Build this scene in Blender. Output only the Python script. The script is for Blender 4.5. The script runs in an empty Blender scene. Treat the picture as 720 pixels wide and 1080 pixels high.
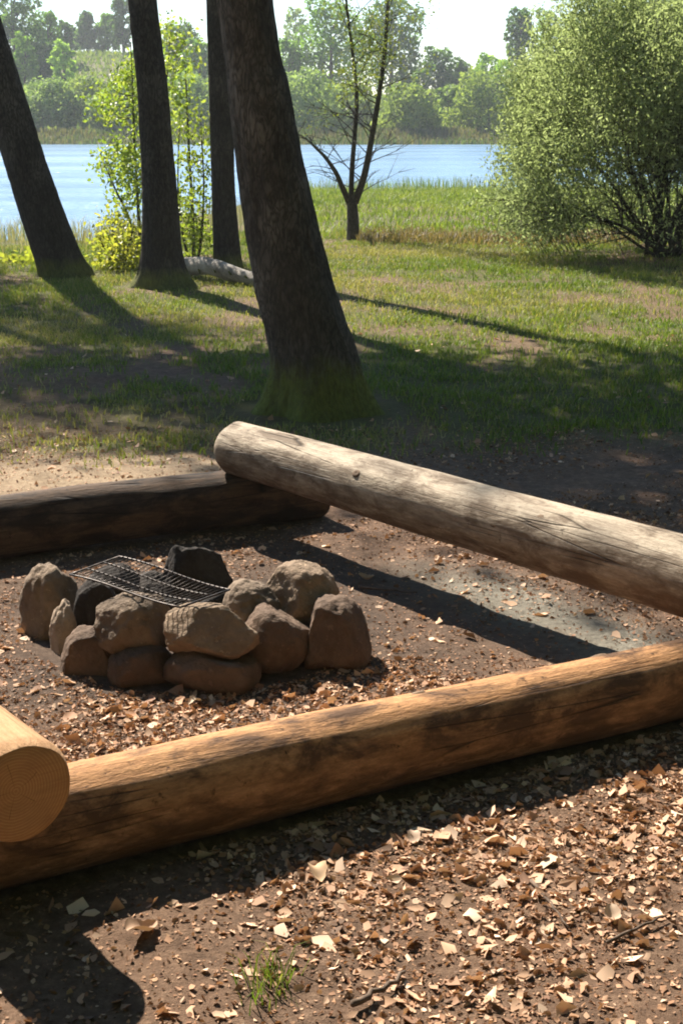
import bpy, math, random
import numpy as np
from mathutils import Vector, Matrix, noise as mnoise

random.seed(7)
RNG = np.random.default_rng(11)
scene = bpy.context.scene
COL = scene.collection
PI = math.pi

# ------------------------------------------------------------------ camera geometry (used to survey ground points)
FPX, CAM_H = 1600.0, 1.55
PITCH = math.atan((540 - 118) / FPX)
CP, SP = math.cos(PITCH), math.sin(PITCH)

def ray(px, py):
    u = (px - 360) / FPX; v = (540 - py) / FPX
    return Vector((u, CP + v * SP, -SP + v * CP))

def at(px, py, z=0.0):
    d = ray(px, py); t = (z - CAM_H) / d.z
    return Vector((d.x * t, d.y * t, z))

def at_depth(px, py, Y):
    d = ray(px, py); t = Y / d.y
    return Vector((d.x * t, Y, CAM_H + d.z * t))

# ------------------------------------------------------------------ numpy noise
def _hash(ix, iy, seed):
    h = (ix.astype(np.int64) * 374761393 + iy.astype(np.int64) * 668265263 + seed * 974711) & 0x7fffffff
    h = ((h ^ (h >> 13)) * 1274126177) & 0x7fffffff
    return ((h ^ (h >> 16)) & 0xffff) / 65535.0

def vnoise(x, y, seed=0):
    x = np.asarray(x, float); y = np.asarray(y, float)
    ix = np.floor(x); iy = np.floor(y); fx = x - ix; fy = y - iy
    fx = fx * fx * (3 - 2 * fx); fy = fy * fy * (3 - 2 * fy)
    a = _hash(ix, iy, seed); b = _hash(ix + 1, iy, seed); c = _hash(ix, iy + 1, seed); d = _hash(ix + 1, iy + 1, seed)
    return (a * (1 - fx) + b * fx) * (1 - fy) + (c * (1 - fx) + d * fx) * fy

def fbm(x, y, seed=0, octs=4):
    s = 0; amp = .5; tot = 0
    for k in range(octs):
        s = s + amp * vnoise(np.asarray(x) * 2 ** k + 17.3 * k, np.asarray(y) * 2 ** k - 9.1 * k, seed + k); tot += amp; amp *= .5
    return s / tot

def sstep(x, a, b):
    t = np.clip((np.asarray(x, float) - a) / (b - a), 0, 1)
    return t * t * (3 - 2 * t)

# ------------------------------------------------------------------ terrain
LAKE_Z = -0.6
def shore_near(x):
    return 27 + 17 * sstep(x, -4.2, -1.2) + 1.2 * (vnoise(np.asarray(x) * .35, 0 * np.asarray(x), 5) - .5)
def shore_far(x):
    return 107 + 2.5 * (vnoise(np.asarray(x) * .06, 0 * np.asarray(x), 8) - .5)

def ground_z(x, y):
    x = np.asarray(x, float); y = np.asarray(y, float)
    sn = shore_near(x); sf = shore_far(x)
    st = 16 + 3 * sstep(x, -3, 0)
    z = -0.62 * np.clip((y - st) / (sn - st), 0, 1) ** 1.3
    z = z - 0.9 * sstep(y, sn, sn + 9)
    z = z + 0.9 * sstep(y, sf - 6, sf) + 0.75 * sstep(y, sf, sf + 5)
    left = sstep(-x, -2, 12)
    z = z + sstep(y, sf + 8, 195) * (3.0 + 5.2 * left)
    # gentle rises and dips of the lawn
    lawn = sstep(y, 6.5, 9) * (1 - sstep(y, 18, 24))
    z = z + lawn * 0.10 * (fbm(x * .45, y * .45, 21, 3) - .5)
    near = 1 - sstep(y, 9, 14)
    z = z + near * (0.030 * (fbm(x * 2.2, y * 2.2, 31, 3) - .5) + 0.016 * (fbm(x * 11, y * 11, 41, 3) - .5))
    # sandy bank behind the back log and trodden hollow in the middle
    z = z + 0.05 * np.exp(-(((x + 1.0) / .9) ** 2 + ((y - 6.35) / .55) ** 2))
    return z

def gz(x, y):
    return float(ground_z(np.array([x]), np.array([y]))[0])

# ------------------------------------------------------------------ mesh helpers
def mesh_obj(name, verts, faces, mat=None, parent=None, tint=None, smooth=True, loc=None):
    me = bpy.data.meshes.new(name)
    if isinstance(verts, np.ndarray): verts = verts.reshape(-1, 3)
    if isinstance(faces, np.ndarray):
        nf, k = faces.shape
        me.vertices.add(len(verts)); me.vertices.foreach_set('co', verts.astype(np.float32).ravel())
        me.loops.add(nf * k); me.loops.foreach_set('vertex_index', faces.astype(np.int32).ravel())
        me.polygons.add(nf)
        me.polygons.foreach_set('loop_start', np.arange(0, nf * k, k, dtype=np.int32))
        me.polygons.foreach_set('loop_total', np.full(nf, k, dtype=np.int32))
        me.update(calc_edges=True); me.validate()
    else:
        me.from_pydata([tuple(v) for v in verts], [], faces); me.update()
    if tint is not None:
        a = me.attributes.new('tint', 'FLOAT_COLOR', 'POINT')
        t = np.ones((len(verts), 4), np.float32); t[:, :np.shape(tint)[1]] = tint
        a.data.foreach_set('color', t.ravel())
    if smooth:
        me.polygons.foreach_set('use_smooth', np.ones(len(me.polygons), dtype=bool))
    if mat: me.materials.append(mat)
    o = bpy.data.objects.new(name, me); COL.objects.link(o)
    if parent: o.parent = parent
    if loc is not None: o.location = loc
    return o

def tag(o, label=None, cat=None, group=None, kind=None):
    if label: o['label'] = label
    if cat: o['category'] = cat
    if group: o['group'] = group
    if kind: o['kind'] = kind
    return o

def thing(name, label, cat, loc=(0, 0, 0), group=None):
    o = bpy.data.objects.new(name, None); COL.objects.link(o); o.location = loc
    o.empty_display_size = .1
    return tag(o, label, cat, group)

class Buf:
    """collects quads/tris for one mesh"""
    def __init__(s): s.v = []; s.f = []; s.n = 0
    def add(s, v, f):
        v = np.asarray(v, float).reshape(-1, 3); s.v.append(v)
        s.f += [tuple(i + s.n for i in q) for q in f]; s.n += len(v)
    def obj(s, name, mat, parent=None, smooth=True, tint=None):
        v = np.concatenate(s.v); return mesh_obj(name, v, s.f, mat, parent, smooth=smooth, tint=tint)

def tube(pts, radii, seg=8, disp=None, cap=True):
    pts = [Vector(p) for p in pts]; n = len(pts)
    vs = []; fs = []
    t0 = (pts[1] - pts[0]).normalized()
    up = Vector((1, 0, 0)) if abs(t0.x) < .8 else Vector((0, 0, 1))
    side = t0.cross(up).normalized()
    for i in range(n):
        t = (pts[min(i + 1, n - 1)] - pts[max(i - 1, 0)]).normalized()
        side = (side - t * side.dot(t)).normalized(); b = t.cross(side)
        for k in range(seg):
            a = 2 * PI * k / seg
            d = side * math.cos(a) + b * math.sin(a)
            r = radii[i] * (disp(i, a, pts[i], d) if disp else 1)
            vs.append(pts[i] + d * r)
    for i in range(n - 1):
        for k in range(seg):
            k2 = (k + 1) % seg
            fs.append((i * seg + k, i * seg + k2, (i + 1) * seg + k2, (i + 1) * seg + k))
    if cap:
        fs.append(tuple(range(seg))[::-1]); fs.append(tuple(range((n - 1) * seg, n * seg)))
    return [tuple(v) for v in vs], fs

def smooth_path(P, R, sub):
    """Catmull-Rom through points P with radii R"""
    P = [Vector(p) for p in P]; out = []; rr = []
    n = len(P)
    for i in range(n - 1):
        p0 = P[max(i - 1, 0)]; p1 = P[i]; p2 = P[i + 1]; p3 = P[min(i + 2, n - 1)]
        for k in range(sub):
            t = k / sub
            out.append(.5 * ((2 * p1) + (p2 - p0) * t + (2 * p0 - 5 * p1 + 4 * p2 - p3) * t * t + (3 * p1 - p0 - 3 * p2 + p3) * t ** 3))
            rr.append(R[i] * (1 - t) + R[i + 1] * t)
    out.append(P[-1]); rr.append(R[-1])
    return out, rr

def leaf_mesh(C, size, asp, up_bias=.5, droop=0.0, seed=0, fold=.25, dirs=None, jit=.0):
    """many leaves: C (n,3) centres; each is a bent 6-vertex leaf of two quads; returns verts, quad faces"""
    rng = np.random.default_rng(seed); n = len(C)
    nr = rng.normal(size=(n, 3)); nr[:, 2] = nr[:, 2] * (1 - up_bias) + up_bias * 1.6 * np.abs(rng.normal(size=n))
    nr /= np.linalg.norm(nr, axis=1)[:, None] + 1e-9
    ax = rng.normal(size=(n, 3)) if dirs is None else dirs + .35 * rng.normal(size=(n, 3))
    ax[:, 2] -= droop
    ax -= nr * np.sum(ax * nr, axis=1)[:, None]
    ax /= np.linalg.norm(ax, axis=1)[:, None] + 1e-9
    bx = np.cross(nr, ax)
    L = (np.asarray(size) * rng.uniform(.6, 1.3, n))[:, None]; W = L * asp * rng.uniform(.75, 1.2, n)[:, None]
    cup = fold * W * rng.uniform(-.4, 1, n)[:, None]
    base = C - ax * L * .5; tip = C + ax * L * .5 + nr * cup * rng.uniform(-1, 1, n)[:, None]
    m1 = C - ax * L * .12; m2 = C + ax * L * .08
    v = np.stack([base, m1 + bx * W * .5 + nr * cup, m2 - 0 * bx, m1 - bx * W * .5 + nr * cup, tip, C + ax * L * .22 + bx * W * .42 + nr * cup, C + ax * L * .22 - bx * W * .42 + nr * cup], axis=1)
    v = v + rng.normal(size=v.shape) * (jit * L)[:, None, :]
    o = np.arange(n)[:, None] * 7
    f = np.stack([o + np.array([0, 2, 1, 1]), ], axis=1)
    q = np.concatenate([o + np.array([[0, 2, 5, 1]]), o + np.array([[0, 3, 6, 2]]), o + np.array([[2, 6, 4, 5]])], axis=0)
    return v.reshape(-1, 3), q, 7

def card_mesh(C, size, asp, seed=0, up_bias=.2):
    rng = np.random.default_rng(seed); n = len(C)
    nr = rng.normal(size=(n, 3)); nr[:, 2] += up_bias * 2 * rng.random(n)
    nr /= np.linalg.norm(nr, axis=1)[:, None]
    ax = np.cross(nr, rng.normal(size=(n, 3))); ax /= np.linalg.norm(ax, axis=1)[:, None] + 1e-9
    bx = np.cross(nr, ax)
    L = (np.asarray(size) * rng.uniform(.55, 1.35, n))[:, None]; W = L * asp
    v = np.stack([C - ax * L * .5, C + bx * W * .5 * rng.uniform(.6, 1.2, n)[:, None] + ax * L * .1, C + ax * L * .5, C - bx * W * .5 - ax * L * .1], axis=1)
    q = np.arange(n)[:, None] * 4 + np.array([[0, 1, 2, 3]])
    return v.reshape(-1, 3), q, 4

def blade_mesh(X, Y, Z, h, w, lean, seed=0):
    """grass blades: 5 verts as quad + degenerate-free quad (tip doubled by a small width)"""
    rng = np.random.default_rng(seed); n = len(X)
    a = rng.uniform(0, 2 * PI, n); ca, sa = np.cos(a), np.sin(a)
    b = rng.uniform(0, 2 * PI, n); cb, sb = np.cos(b), np.sin(b)
    lx = cb * lean * h; ly = sb * lean * h
    B = np.stack([X, Y, Z], 1); S = np.stack([ca * w * .5, sa * w * .5, 0 * w], 1)
    M = B + np.stack([lx * .35, ly * .35, h * .6], 1); T = B + np.stack([lx, ly, h * (1 - .35 * lean)], 1)
    v = np.stack([B - S, B + S, M + S * .8, M - S * .8, T + S * .15, T - S * .15], 1)
    o = np.arange(n)[:, None] * 6
    q = np.concatenate([o + np.array([[0, 1, 2, 3]]), o + np.array([[3, 2, 4, 5]])], 0)
    return v.reshape(-1, 3), q, 6

# ------------------------------------------------------------------ materials
def new_mat(name):
    m = bpy.data.materials.new(name); m.use_nodes = True
    nt = m.node_tree; nt.nodes.clear()
    out = nt.nodes.new('ShaderNodeOutputMaterial')
    return m, nt, out

class NT:
    def __init__(s, nt): s.nt = nt
    def n(s, typ, **kw):
        nd = s.nt.nodes.new(typ)
        for k, v in kw.items():
            if k in nd.inputs: nd.inputs[k].default_value = v
            else: setattr(nd, k, v)
        return nd
    def l(s, a, b): s.nt.links.new(a, b)
    def coord(s, scale=(1, 1, 1), kind='Object'):
        tc = s.n('ShaderNodeTexCoord'); mp = s.n('ShaderNodeMapping'); mp.inputs['Scale'].default_value = scale
        s.l(tc.outputs[kind], mp.inputs['Vector']); return mp.outputs['Vector']
    def noise(s, vec, scale, detail=4, rough=.6, dist=0):
        nd = s.n('ShaderNodeTexNoise'); nd.inputs['Scale'].default_value = scale; nd.inputs['Detail'].default_value = detail
        nd.inputs['Roughness'].default_value = rough; nd.inputs['Distortion'].default_value = dist
        if vec: s.l(vec, nd.inputs['Vector'])
        return nd.outputs['Fac']
    def ramp(s, fac, stops):
        nd = s.n('ShaderNodeValToRGB'); cr = nd.color_ramp
        while len(cr.elements) < len(stops): cr.elements.new(.5)
        for e, (p, c) in zip(cr.elements, stops):
            e.position = p; e.color = (*c, 1) if len(c) == 3 else c
        s.l(fac, nd.inputs['Fac']); return nd.outputs['Color']
    def mix(s, fac, a, b, mode='MIX'):
        nd = s.n('ShaderNodeMix'); nd.data_type = 'RGBA'; nd.blend_type = mode
        for sock, v in ((nd.inputs['Factor'], fac), (nd.inputs[6], a), (nd.inputs[7], b)):
            if hasattr(v, 'links') or isinstance(v, bpy.types.NodeSocket): s.l(v, sock)
            elif isinstance(v, (int, float)): sock.default_value = v
            else: sock.default_value = (*v, 1)
        return nd.outputs[2]
    def math(s, op, a, b=0.0, clamp=False):
        nd = s.n('ShaderNodeMath'); nd.operation = op; nd.use_clamp = clamp
        for sock, v in ((nd.inputs[0], a), (nd.inputs[1], b)):
            if isinstance(v, bpy.types.NodeSocket): s.l(v, sock)
            else: sock.default_value = v
        return nd.outputs[0]
    def bump(s, h, strength, dist=.01):
        nd = s.n('ShaderNodeBump'); nd.inputs['Strength'].default_value = strength; nd.inputs['Distance'].default_value = dist
        s.l(h, nd.inputs['Height']); return nd.outputs['Normal']
    def bsdf(s, out, color, rough=.85, normal=None, spec=.25):
        b = s.n('ShaderNodeBsdfPrincipled'); b.inputs['Roughness'].default_value = rough
        b.inputs['Specular IOR Level'].default_value = spec
        if isinstance(color, bpy.types.NodeSocket): s.l(color, b.inputs['Base Color'])
        else: b.inputs['Base Color'].default_value = (*color, 1)
        if normal: s.l(normal, b.inputs['Normal'])
        s.l(b.outputs[0], out.inputs['Surface']); return b

def mat_foliage(name, trans=.4, rough=.6, mul=(1, 1, 1), spec=.3, tcol=(1.25, 1.2, .55)):
    m, nt, out = new_mat(name); N = NT(nt)
    a = N.n('ShaderNodeAttribute'); a.attribute_name = 'tint'
    col = N.mix(1.0, a.outputs['Color'], mul, 'MULTIPLY')
    b = N.n('ShaderNodeBsdfPrincipled'); b.inputs['Roughness'].default_value = rough; b.inputs['Specular IOR Level'].default_value = spec
    N.l(col, b.inputs['Base Color'])
    t = N.n('ShaderNodeBsdfTranslucent'); tc = N.mix(1.0, col, tcol, 'MULTIPLY'); N.l(tc, t.inputs['Color'])
    mx = N.n('ShaderNodeMixShader'); mx.inputs[0].default_value = trans
    N.l(b.outputs[0], mx.inputs[1]); N.l(t.outputs[0], mx.inputs[2]); N.l(mx.outputs[0], out.inputs['Surface'])
    return m

def mat_bark(name, dark, light, moss=0.0, zs=.22, scale=14, moss_h=.5):
    m, nt, out = new_mat(name); N = NT(nt)
    v = N.coord((1, 1, zs))
    wv = N.n('ShaderNodeTexVoronoi'); wv.feature = 'DISTANCE_TO_EDGE'; wv.inputs['Scale'].default_value = scale
    nz = N.n('ShaderNodeTexNoise'); nz.inputs['Scale'].default_value = 9; nz.inputs['Detail'].default_value = 4; N.l(v, nz.inputs['Vector'])
    vm = N.n('ShaderNodeVectorMath'); vm.operation = 'SCALE'; N.l(nz.outputs['Color'], vm.inputs[0]); vm.inputs['Scale'].default_value = .30
    va = N.n('ShaderNodeVectorMath'); va.operation = 'ADD'; N.l(v, va.inputs[0]); N.l(vm.outputs[0], va.inputs[1])
    N.l(va.outputs[0], wv.inputs['Vector'])
    crack = N.math('MULTIPLY', wv.outputs['Distance'], 4.5, True)
    fine = N.noise(v, 45, 5, .7)
    blot = N.noise(N.coord((1, 1, .6)), 3.2, 4, .6)
    col = N.ramp(fine, [(.3, dark), (.72, light)])
    col = N.mix(N.ramp(blot, [(.5, (0, 0, 0)), (.75, (.75, .75, .75))]), col, tuple(min(1, c * 1.9) for c in light))
    col = N.mix(N.math('MULTIPLY', N.math('SUBTRACT', 1.0, crack, True), N.math('ADD', .25, N.math('MULTIPLY', blot, .8)), True), col, tuple(c * .5 for c in dark))
    if moss:
        geo = N.n('ShaderNodeTexCoord'); sp = N.n('ShaderNodeSeparateXYZ'); N.l(geo.outputs['Object'], sp.inputs[0])
        hm = N.math('SUBTRACT', 1.0, N.math('DIVIDE', sp.outputs['Z'], moss_h), True)
        mk = N.ramp(N.math('MULTIPLY', N.math('ADD', hm, -.1), N.noise(N.coord((1, 1, .7)), 6, 4, .65)), [(.12, (0, 0, 0)), (.30, (moss,) * 3)])
        col = N.mix(mk, col, N.ramp(N.noise(v, 60, 3), [(.3, (.09, .105, .02)), (.7, (.22, .235, .05))]))
    h = N.math('ADD', N.math('MULTIPLY', crack, .8), N.math('MULTIPLY', fine, .5))
    N.bsdf(out, col, .95, N.bump(h, .7, .012), .12)
    return m

def mat_wood(name, c_pale, c_mid, c_stain, stain=.5, under=None, fs=1.0):
    """debarked log lying along local X"""
    m, nt, out = new_mat(name); N = NT(nt)
    v = N.coord((.9, 11, 11)); v2 = N.coord((2.0, 5, 5)); v3 = N.coord((4, 4, 4))
    g = N.noise(v, 5 * fs, 6, .65, .25)
    col = N.ramp(g, [(.28, c_mid), (.62, c_pale)])
    st = N.noise(v2, 2.6, 6, .68, .4)
    col = N.mix(N.ramp(st, [(.45, (0, 0, 0)), (.60, (stain,) * 3)]), col, c_stain)
    sp = N.noise(v3, 9, 5, .7)
    col = N.mix(N.ramp(sp, [(.60, (0, 0, 0)), (.72, (stain * 1.1,) * 3)]), col, tuple(c * .5 for c in c_stain))
    # fine checks running with the grain
    ck = N.n('ShaderNodeTexVoronoi'); ck.feature = 'DISTANCE_TO_EDGE'; ck.inputs['Scale'].default_value = 3.4
    N.l(N.coord((.35, 7, 7)), ck.inputs['Vector'])
    ckm = N.math('SUBTRACT', 1.0, N.math('MULTIPLY', ck.outputs['Distance'], 38), True)
    gate = N.ramp(N.noise(N.coord((1.2, 3, 3)), 2.2, 3), [(.5, (0, 0, 0)), (.62, (1, 1, 1))])
    ckm = N.math('MULTIPLY', ckm, gate)
    col = N.mix(ckm, col, tuple(c * .22 for c in c_stain))
    col = N.mix(N.ramp(N.noise(N.coord((5, 14, 14)), 8, 7, .8), [(.42, (stain * .38,) * 3), (.60, (0, 0, 0))]), col, c_stain)
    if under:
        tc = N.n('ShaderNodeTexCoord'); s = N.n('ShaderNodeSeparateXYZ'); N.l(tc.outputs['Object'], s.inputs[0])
        # shade of the lower flank painted in, mixed with ragged mottled weathering stains
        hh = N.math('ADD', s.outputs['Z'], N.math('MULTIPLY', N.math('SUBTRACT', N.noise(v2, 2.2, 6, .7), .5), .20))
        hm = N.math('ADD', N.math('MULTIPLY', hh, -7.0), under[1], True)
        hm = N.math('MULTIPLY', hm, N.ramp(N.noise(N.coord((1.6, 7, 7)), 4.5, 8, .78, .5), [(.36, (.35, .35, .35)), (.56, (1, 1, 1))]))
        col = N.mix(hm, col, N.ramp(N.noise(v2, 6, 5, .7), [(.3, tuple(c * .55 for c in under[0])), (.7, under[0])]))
    h = N.math('ADD', N.math('MULTIPLY', g, .5), N.math('MULTIPLY', N.noise(N.coord((6, 22, 22)), 6, 4, .7), .4))
    h = N.math('SUBTRACT', h, N.math('MULTIPLY', ckm, .9))
    N.bsdf(out, col, .78, N.bump(h, .8, .010), .15)
    return m

def mat_endgrain(name, c1, c2, dirt):
    m, nt, out = new_mat(name); N = NT(nt)
    tc = N.n('ShaderNodeTexCoord'); s = N.n('ShaderNodeSeparateXYZ'); N.l(tc.outputs['Object'], s.inputs[0])
    nz = N.noise(N.coord((1, 1, 1)), 7, 3, .5)
    y = N.math('ADD', s.outputs['Y'], .012); z = N.math('ADD', s.outputs['Z'], -.008)
    r = N.math('SQRT', N.math('ADD', N.math('MULTIPLY', y, y), N.math('MULTIPLY', z, z)))
    rr = N.math('ADD', r, N.math('MULTIPLY', nz, .018))
    w = N.math('SINE', N.math('MULTIPLY', rr, 980.0))
    f = N.math('ADD', N.math('MULTIPLY', w, .5), .5)
    col = N.mix(f, c1, c2)
    col = N.mix(N.ramp(N.noise(N.coord((1, 1, 1)), 16, 5, .7), [(.45, (0, 0, 0)), (.8, (.6, .6, .6))]), col, dirt)
    ang = N.math('ARCTAN2', y, z)
    rad_ck = N.math('LESS_THAN', N.math('ABSOLUTE', N.math('SINE', N.math('ADD', N.math('MULTIPLY', ang, 2.5), N.math('MULTIPLY', nz, 1.6)))), .035)
    rad_ck = N.math('MULTIPLY', rad_ck, N.math('LESS_THAN', N.math('ADD', r, N.math('MULTIPLY', N.noise(N.coord((1, 1, 1)), 30, 2), .06)), .085))
    col = N.mix(N.math('MULTIPLY', rad_ck, .7), col, tuple(c * .35 for c in dirt))
    saw = N.noise(N.coord((1, 2.2, 40)), 7, 2, .5)
    col = N.mix(N.ramp(saw, [(.45, (0, 0, 0)), (.7, (.35, .35, .35))]), col, dirt)
    N.bsdf(out, col, .8, N.bump(N.math('ADD', saw, N.math('MULTIPLY', f, .3)), .25, .004), .15)
    return m

def mat_stone(name, c1, c2, soot=.0, grain=30):
    m, nt, out = new_mat(name); N = NT(nt)
    v = N.coord((1, 1, 1))
    oi = N.n('ShaderNodeObjectInfo'); va = N.n('ShaderNodeVectorMath'); va.operation = 'ADD'; N.l(v, va.inputs[0]); N.l(oi.outputs['Location'], va.inputs[1])
    v = va.outputs[0]
    col = N.ramp(N.noise(v, 7, 6, .68, .3), [(.3, c1), (.7, c2)])
    col = N.mix(N.ramp(N.noise(v, grain, 3, .6), [(.5, (0, 0, 0)), (.8, (.5, .5, .5))]), col, tuple(c * .35 for c in c1))
    col = N.mix(N.ramp(N.noise(v, 60, 2, .5), [(.62, (0, 0, 0)), (.75, (.6, .6, .6))]), col, tuple(min(1, c * 1.5) for c in c2))
    if soot:
        col = N.mix(N.ramp(N.noise(v, 3.1, 5, .7), [(.5 - soot * .35, (0, 0, 0)), (.62, (soot,) * 3)]), col, (.012, .011, .010))
    h = N.math('ADD', N.noise(v, 14, 6, .7), N.math('MULTIPLY', N.noise(v, 70, 3, .6), .35))
    N.bsdf(out, col, .9, N.bump(h, 1.0, .016), .15)
    return m

# ------------------------------------------------------------------ ground sheet
def graded(lo, hi, a, b, step, grow=1.09):
    c = list(np.arange(a, b, step)); s = step; x = c[-1]
    while x < hi:
        s *= grow; x += s; c.append(min(x, hi))
    s = step; x = c[0]; pre = []
    while x > lo:
        s *= grow; x -= s; pre.append(max(x, lo))
    return np.array(pre[::-1] + c)

gx = graded(-230, 230, -2.6, 2.6, .032, 1.085); gy = graded(-12, 290, 1.7, 8.5, .032, 1.028)
GX, GY = np.meshgrid(gx, gy); GZ = ground_z(GX, GY)
nyg, nxg = GX.shape
V = np.stack([GX.ravel(), GY.ravel(), GZ.ravel()], 1)
idx = np.arange(nyg * nxg).reshape(nyg, nxg)
F = np.stack([idx[:-1, :-1].ravel(), idx[:-1, 1:].ravel(), idx[1:, 1:].ravel(), idx[1:, :-1].ravel()], 1)
# zone weights painted as what the ground is made of: R = grass cover, G = sand, B = pale ash
def zone_sand(x, y):
    n = fbm(x * 3, y * 3, 61, 4)
    s = np.exp(-(((x + .95) / .75) ** 2 + ((y - 6.45 - .30 * (x + .95)) / .42) ** 2)) * (.35 + 1.2 * n)
    s = s + .35 * np.exp(-(((x + 2.0) / .7) ** 2 + ((y - 6.2) / .5) ** 2)) * n
    return np.clip(s, 0, 1)
def zone_ash(x, y):
    # washed pale sand under the raised far log
    d = Vector((.59, -.807)); px_, py_ = x - .55, y - 4.72
    al = px_ * d.x + py_ * d.y; ac = -px_ * d.y + py_ * d.x
    n = fbm(x * 5, y * 5, 71, 4)
    return np.clip(sstep(al, -.75, -.1) * (1 - sstep(al, .9, 1.5)) * np.exp(-((ac) / .16) ** 2) * (.45 + 1.1 * n), 0, 1)
def zone_char(x, y):
    # charcoal dust trodden into the soil around the fire
    r = np.hypot(x + .43, y - 4.45)
    return np.clip(np.exp(-(np.maximum(r - .35, 0) / .55) ** 2) * (.35 + 1.0 * fbm(x * 3, y * 3, 75, 4)), 0, 1)
def zone_grass(x, y):
    n = fbm(x * .9, y * .55, 81, 4); n2 = fbm(x * 2.6, y * 1.7, 91, 3)
    edge = 7.0 + .30 * sstep(x, .2, 1.6) - .35 * sstep(-x, .3, 1.5)
    base = sstep(y, edge - .5, edge + .9)
    bare = .55 * np.exp(-(((x + 1.0) / .9) ** 2 + ((y - 9.6) / .9) ** 2)) + .7 * np.exp(-(((x - 1.85) / .45) ** 2 + ((y - 9.1) / .35) ** 2))
    return np.clip(np.maximum(base * (.25 + 1.35 * sstep(n * .6 + n2 * .4, .32, .62)) - bare, sstep(y, 60, 100)), 0, 1)
tint = np.stack([zone_grass(V[:, 0], V[:, 1]), zone_sand(V[:, 0], V[:, 1]), zone_ash(V[:, 0], V[:, 1]), zone_char(V[:, 0], V[:, 1])], 1)

m, nt, out = new_mat('earth'); N = NT(nt)
at_ = N.n('ShaderNodeAttribute'); at_.attribute_name = 'tint'
sp = N.n('ShaderNodeSeparateColor'); N.l(at_.outputs['Color'], sp.inputs[0])
v = N.coord((1, 1, 1))
n1 = N.noise(v, 2.2, 6, .7, .3); n2 = N.noise(v, 26, 8, .82); n3 = N.noise(v, 150, 4, .75)
soil = N.ramp(n2, [(.30, (.062, .038, .025)), (.52, (.165, .102, .066)), (.72, (.33, .215, .14))])
soil = N.mix(N.ramp(n1, [(.42, (0, 0, 0)), (.68, (.6, .6, .6))]), soil, N.ramp(n2, [(.3, (.15, .086, .054)), (.7, (.37, .225, .14))]))
soil = N.mix(N.ramp(n3, [(.60, (0, 0, 0)), (.72, (.8, .8, .8))]), soil, (.24, .175, .12))
grass_c = N.ramp(n2, [(.3, (.050, .062, .016)), (.7, (.15, .145, .050))])
sandc = N.ramp(N.noise(v, 40, 5, .7), [(.3, (.26, .18, .11)), (.7, (.46, .34, .22))])
ashc = N.ramp(N.noise(v, 35, 6, .75), [(.3, (.14, .12, .09)), (.72, (.40, .36, .285))])
brk = N.math('ADD', N.math('MULTIPLY', n2, 1.1), -.15)
col = N.mix(N.math('MULTIPLY', sp.outputs['Red'], .92), soil, grass_c)
col = N.mix(N.math('MULTIPLY', sp.outputs['Green'], N.math('ADD', brk, .75), True), col, sandc)
col = N.mix(N.math('MULTIPLY', sp.outputs['Blue'], N.math('ADD', brk, .75), True), col, ashc)
col = N.mix(N.math('MULTIPLY', at_.outputs['Alpha'], .85), col, N.ramp(n2, [(.3, (.022, .019, .017)), (.7, (.12, .092, .073))]))
h = N.math('ADD', N.math('MULTIPLY', n2, .9), N.math('MULTIPLY', n3, .5))
N.bsdf(out, col, .95, N.bump(h, .8, .022), .12)
ground = mesh_obj('ground', V, F, m, tint=tint); tag(ground, kind='structure')

# ------------------------------------------------------------------ lake
m, nt, out = new_mat('lake_water'); N = NT(nt)
v = N.coord((1, .55, 1))
hh = N.math('ADD', N.noise(v, 1.9, 4, .6, .4), N.math('MULTIPLY', N.noise(v, 6.5, 3, .6), .35))
b = N.bsdf(out, (.17, .28, .41), .2, N.bump(hh, 1.0, .12), .5); b.inputs['IOR'].default_value = 1.33
N.l(N.ramp(N.noise(N.coord((.05, .22, 1)), 1.0, 4, .6), [(.35, (.16, .16, .16)), (.65, (.28, .28, .28))]), b.inputs['Roughness'])
lake = mesh_obj('lake', [(-225, 14, LAKE_Z), (225, 14, LAKE_Z), (225, 113, LAKE_Z), (-225, 113, LAKE_Z)], [(0, 1, 2, 3)], m, smooth=False)
tag(lake, kind='structure')

# ------------------------------------------------------------------ logs round the fire
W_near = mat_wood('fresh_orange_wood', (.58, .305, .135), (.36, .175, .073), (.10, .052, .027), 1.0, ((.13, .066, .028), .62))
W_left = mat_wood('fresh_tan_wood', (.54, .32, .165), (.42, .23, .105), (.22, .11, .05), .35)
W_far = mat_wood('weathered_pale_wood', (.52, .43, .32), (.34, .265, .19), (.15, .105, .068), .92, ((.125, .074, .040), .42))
W_back = mat_wood('dirty_old_wood', (.14, .085, .05), (.06, .036, .023), (.02, .014, .010), .9)
E_left = mat_endgrain('sawn_orange_end', (.47, .255, .112), (.37, .19, .078), (.27, .135, .065))
E_pale = mat_endgrain('sawn_pale_end', (.45, .34, .22), (.33, .24, .15), (.16, .10, .06))
E_dark = mat_endgrain('sawn_dark_end', (.16, .10, .06), (.10, .06, .035), (.04, .03, .02))

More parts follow.
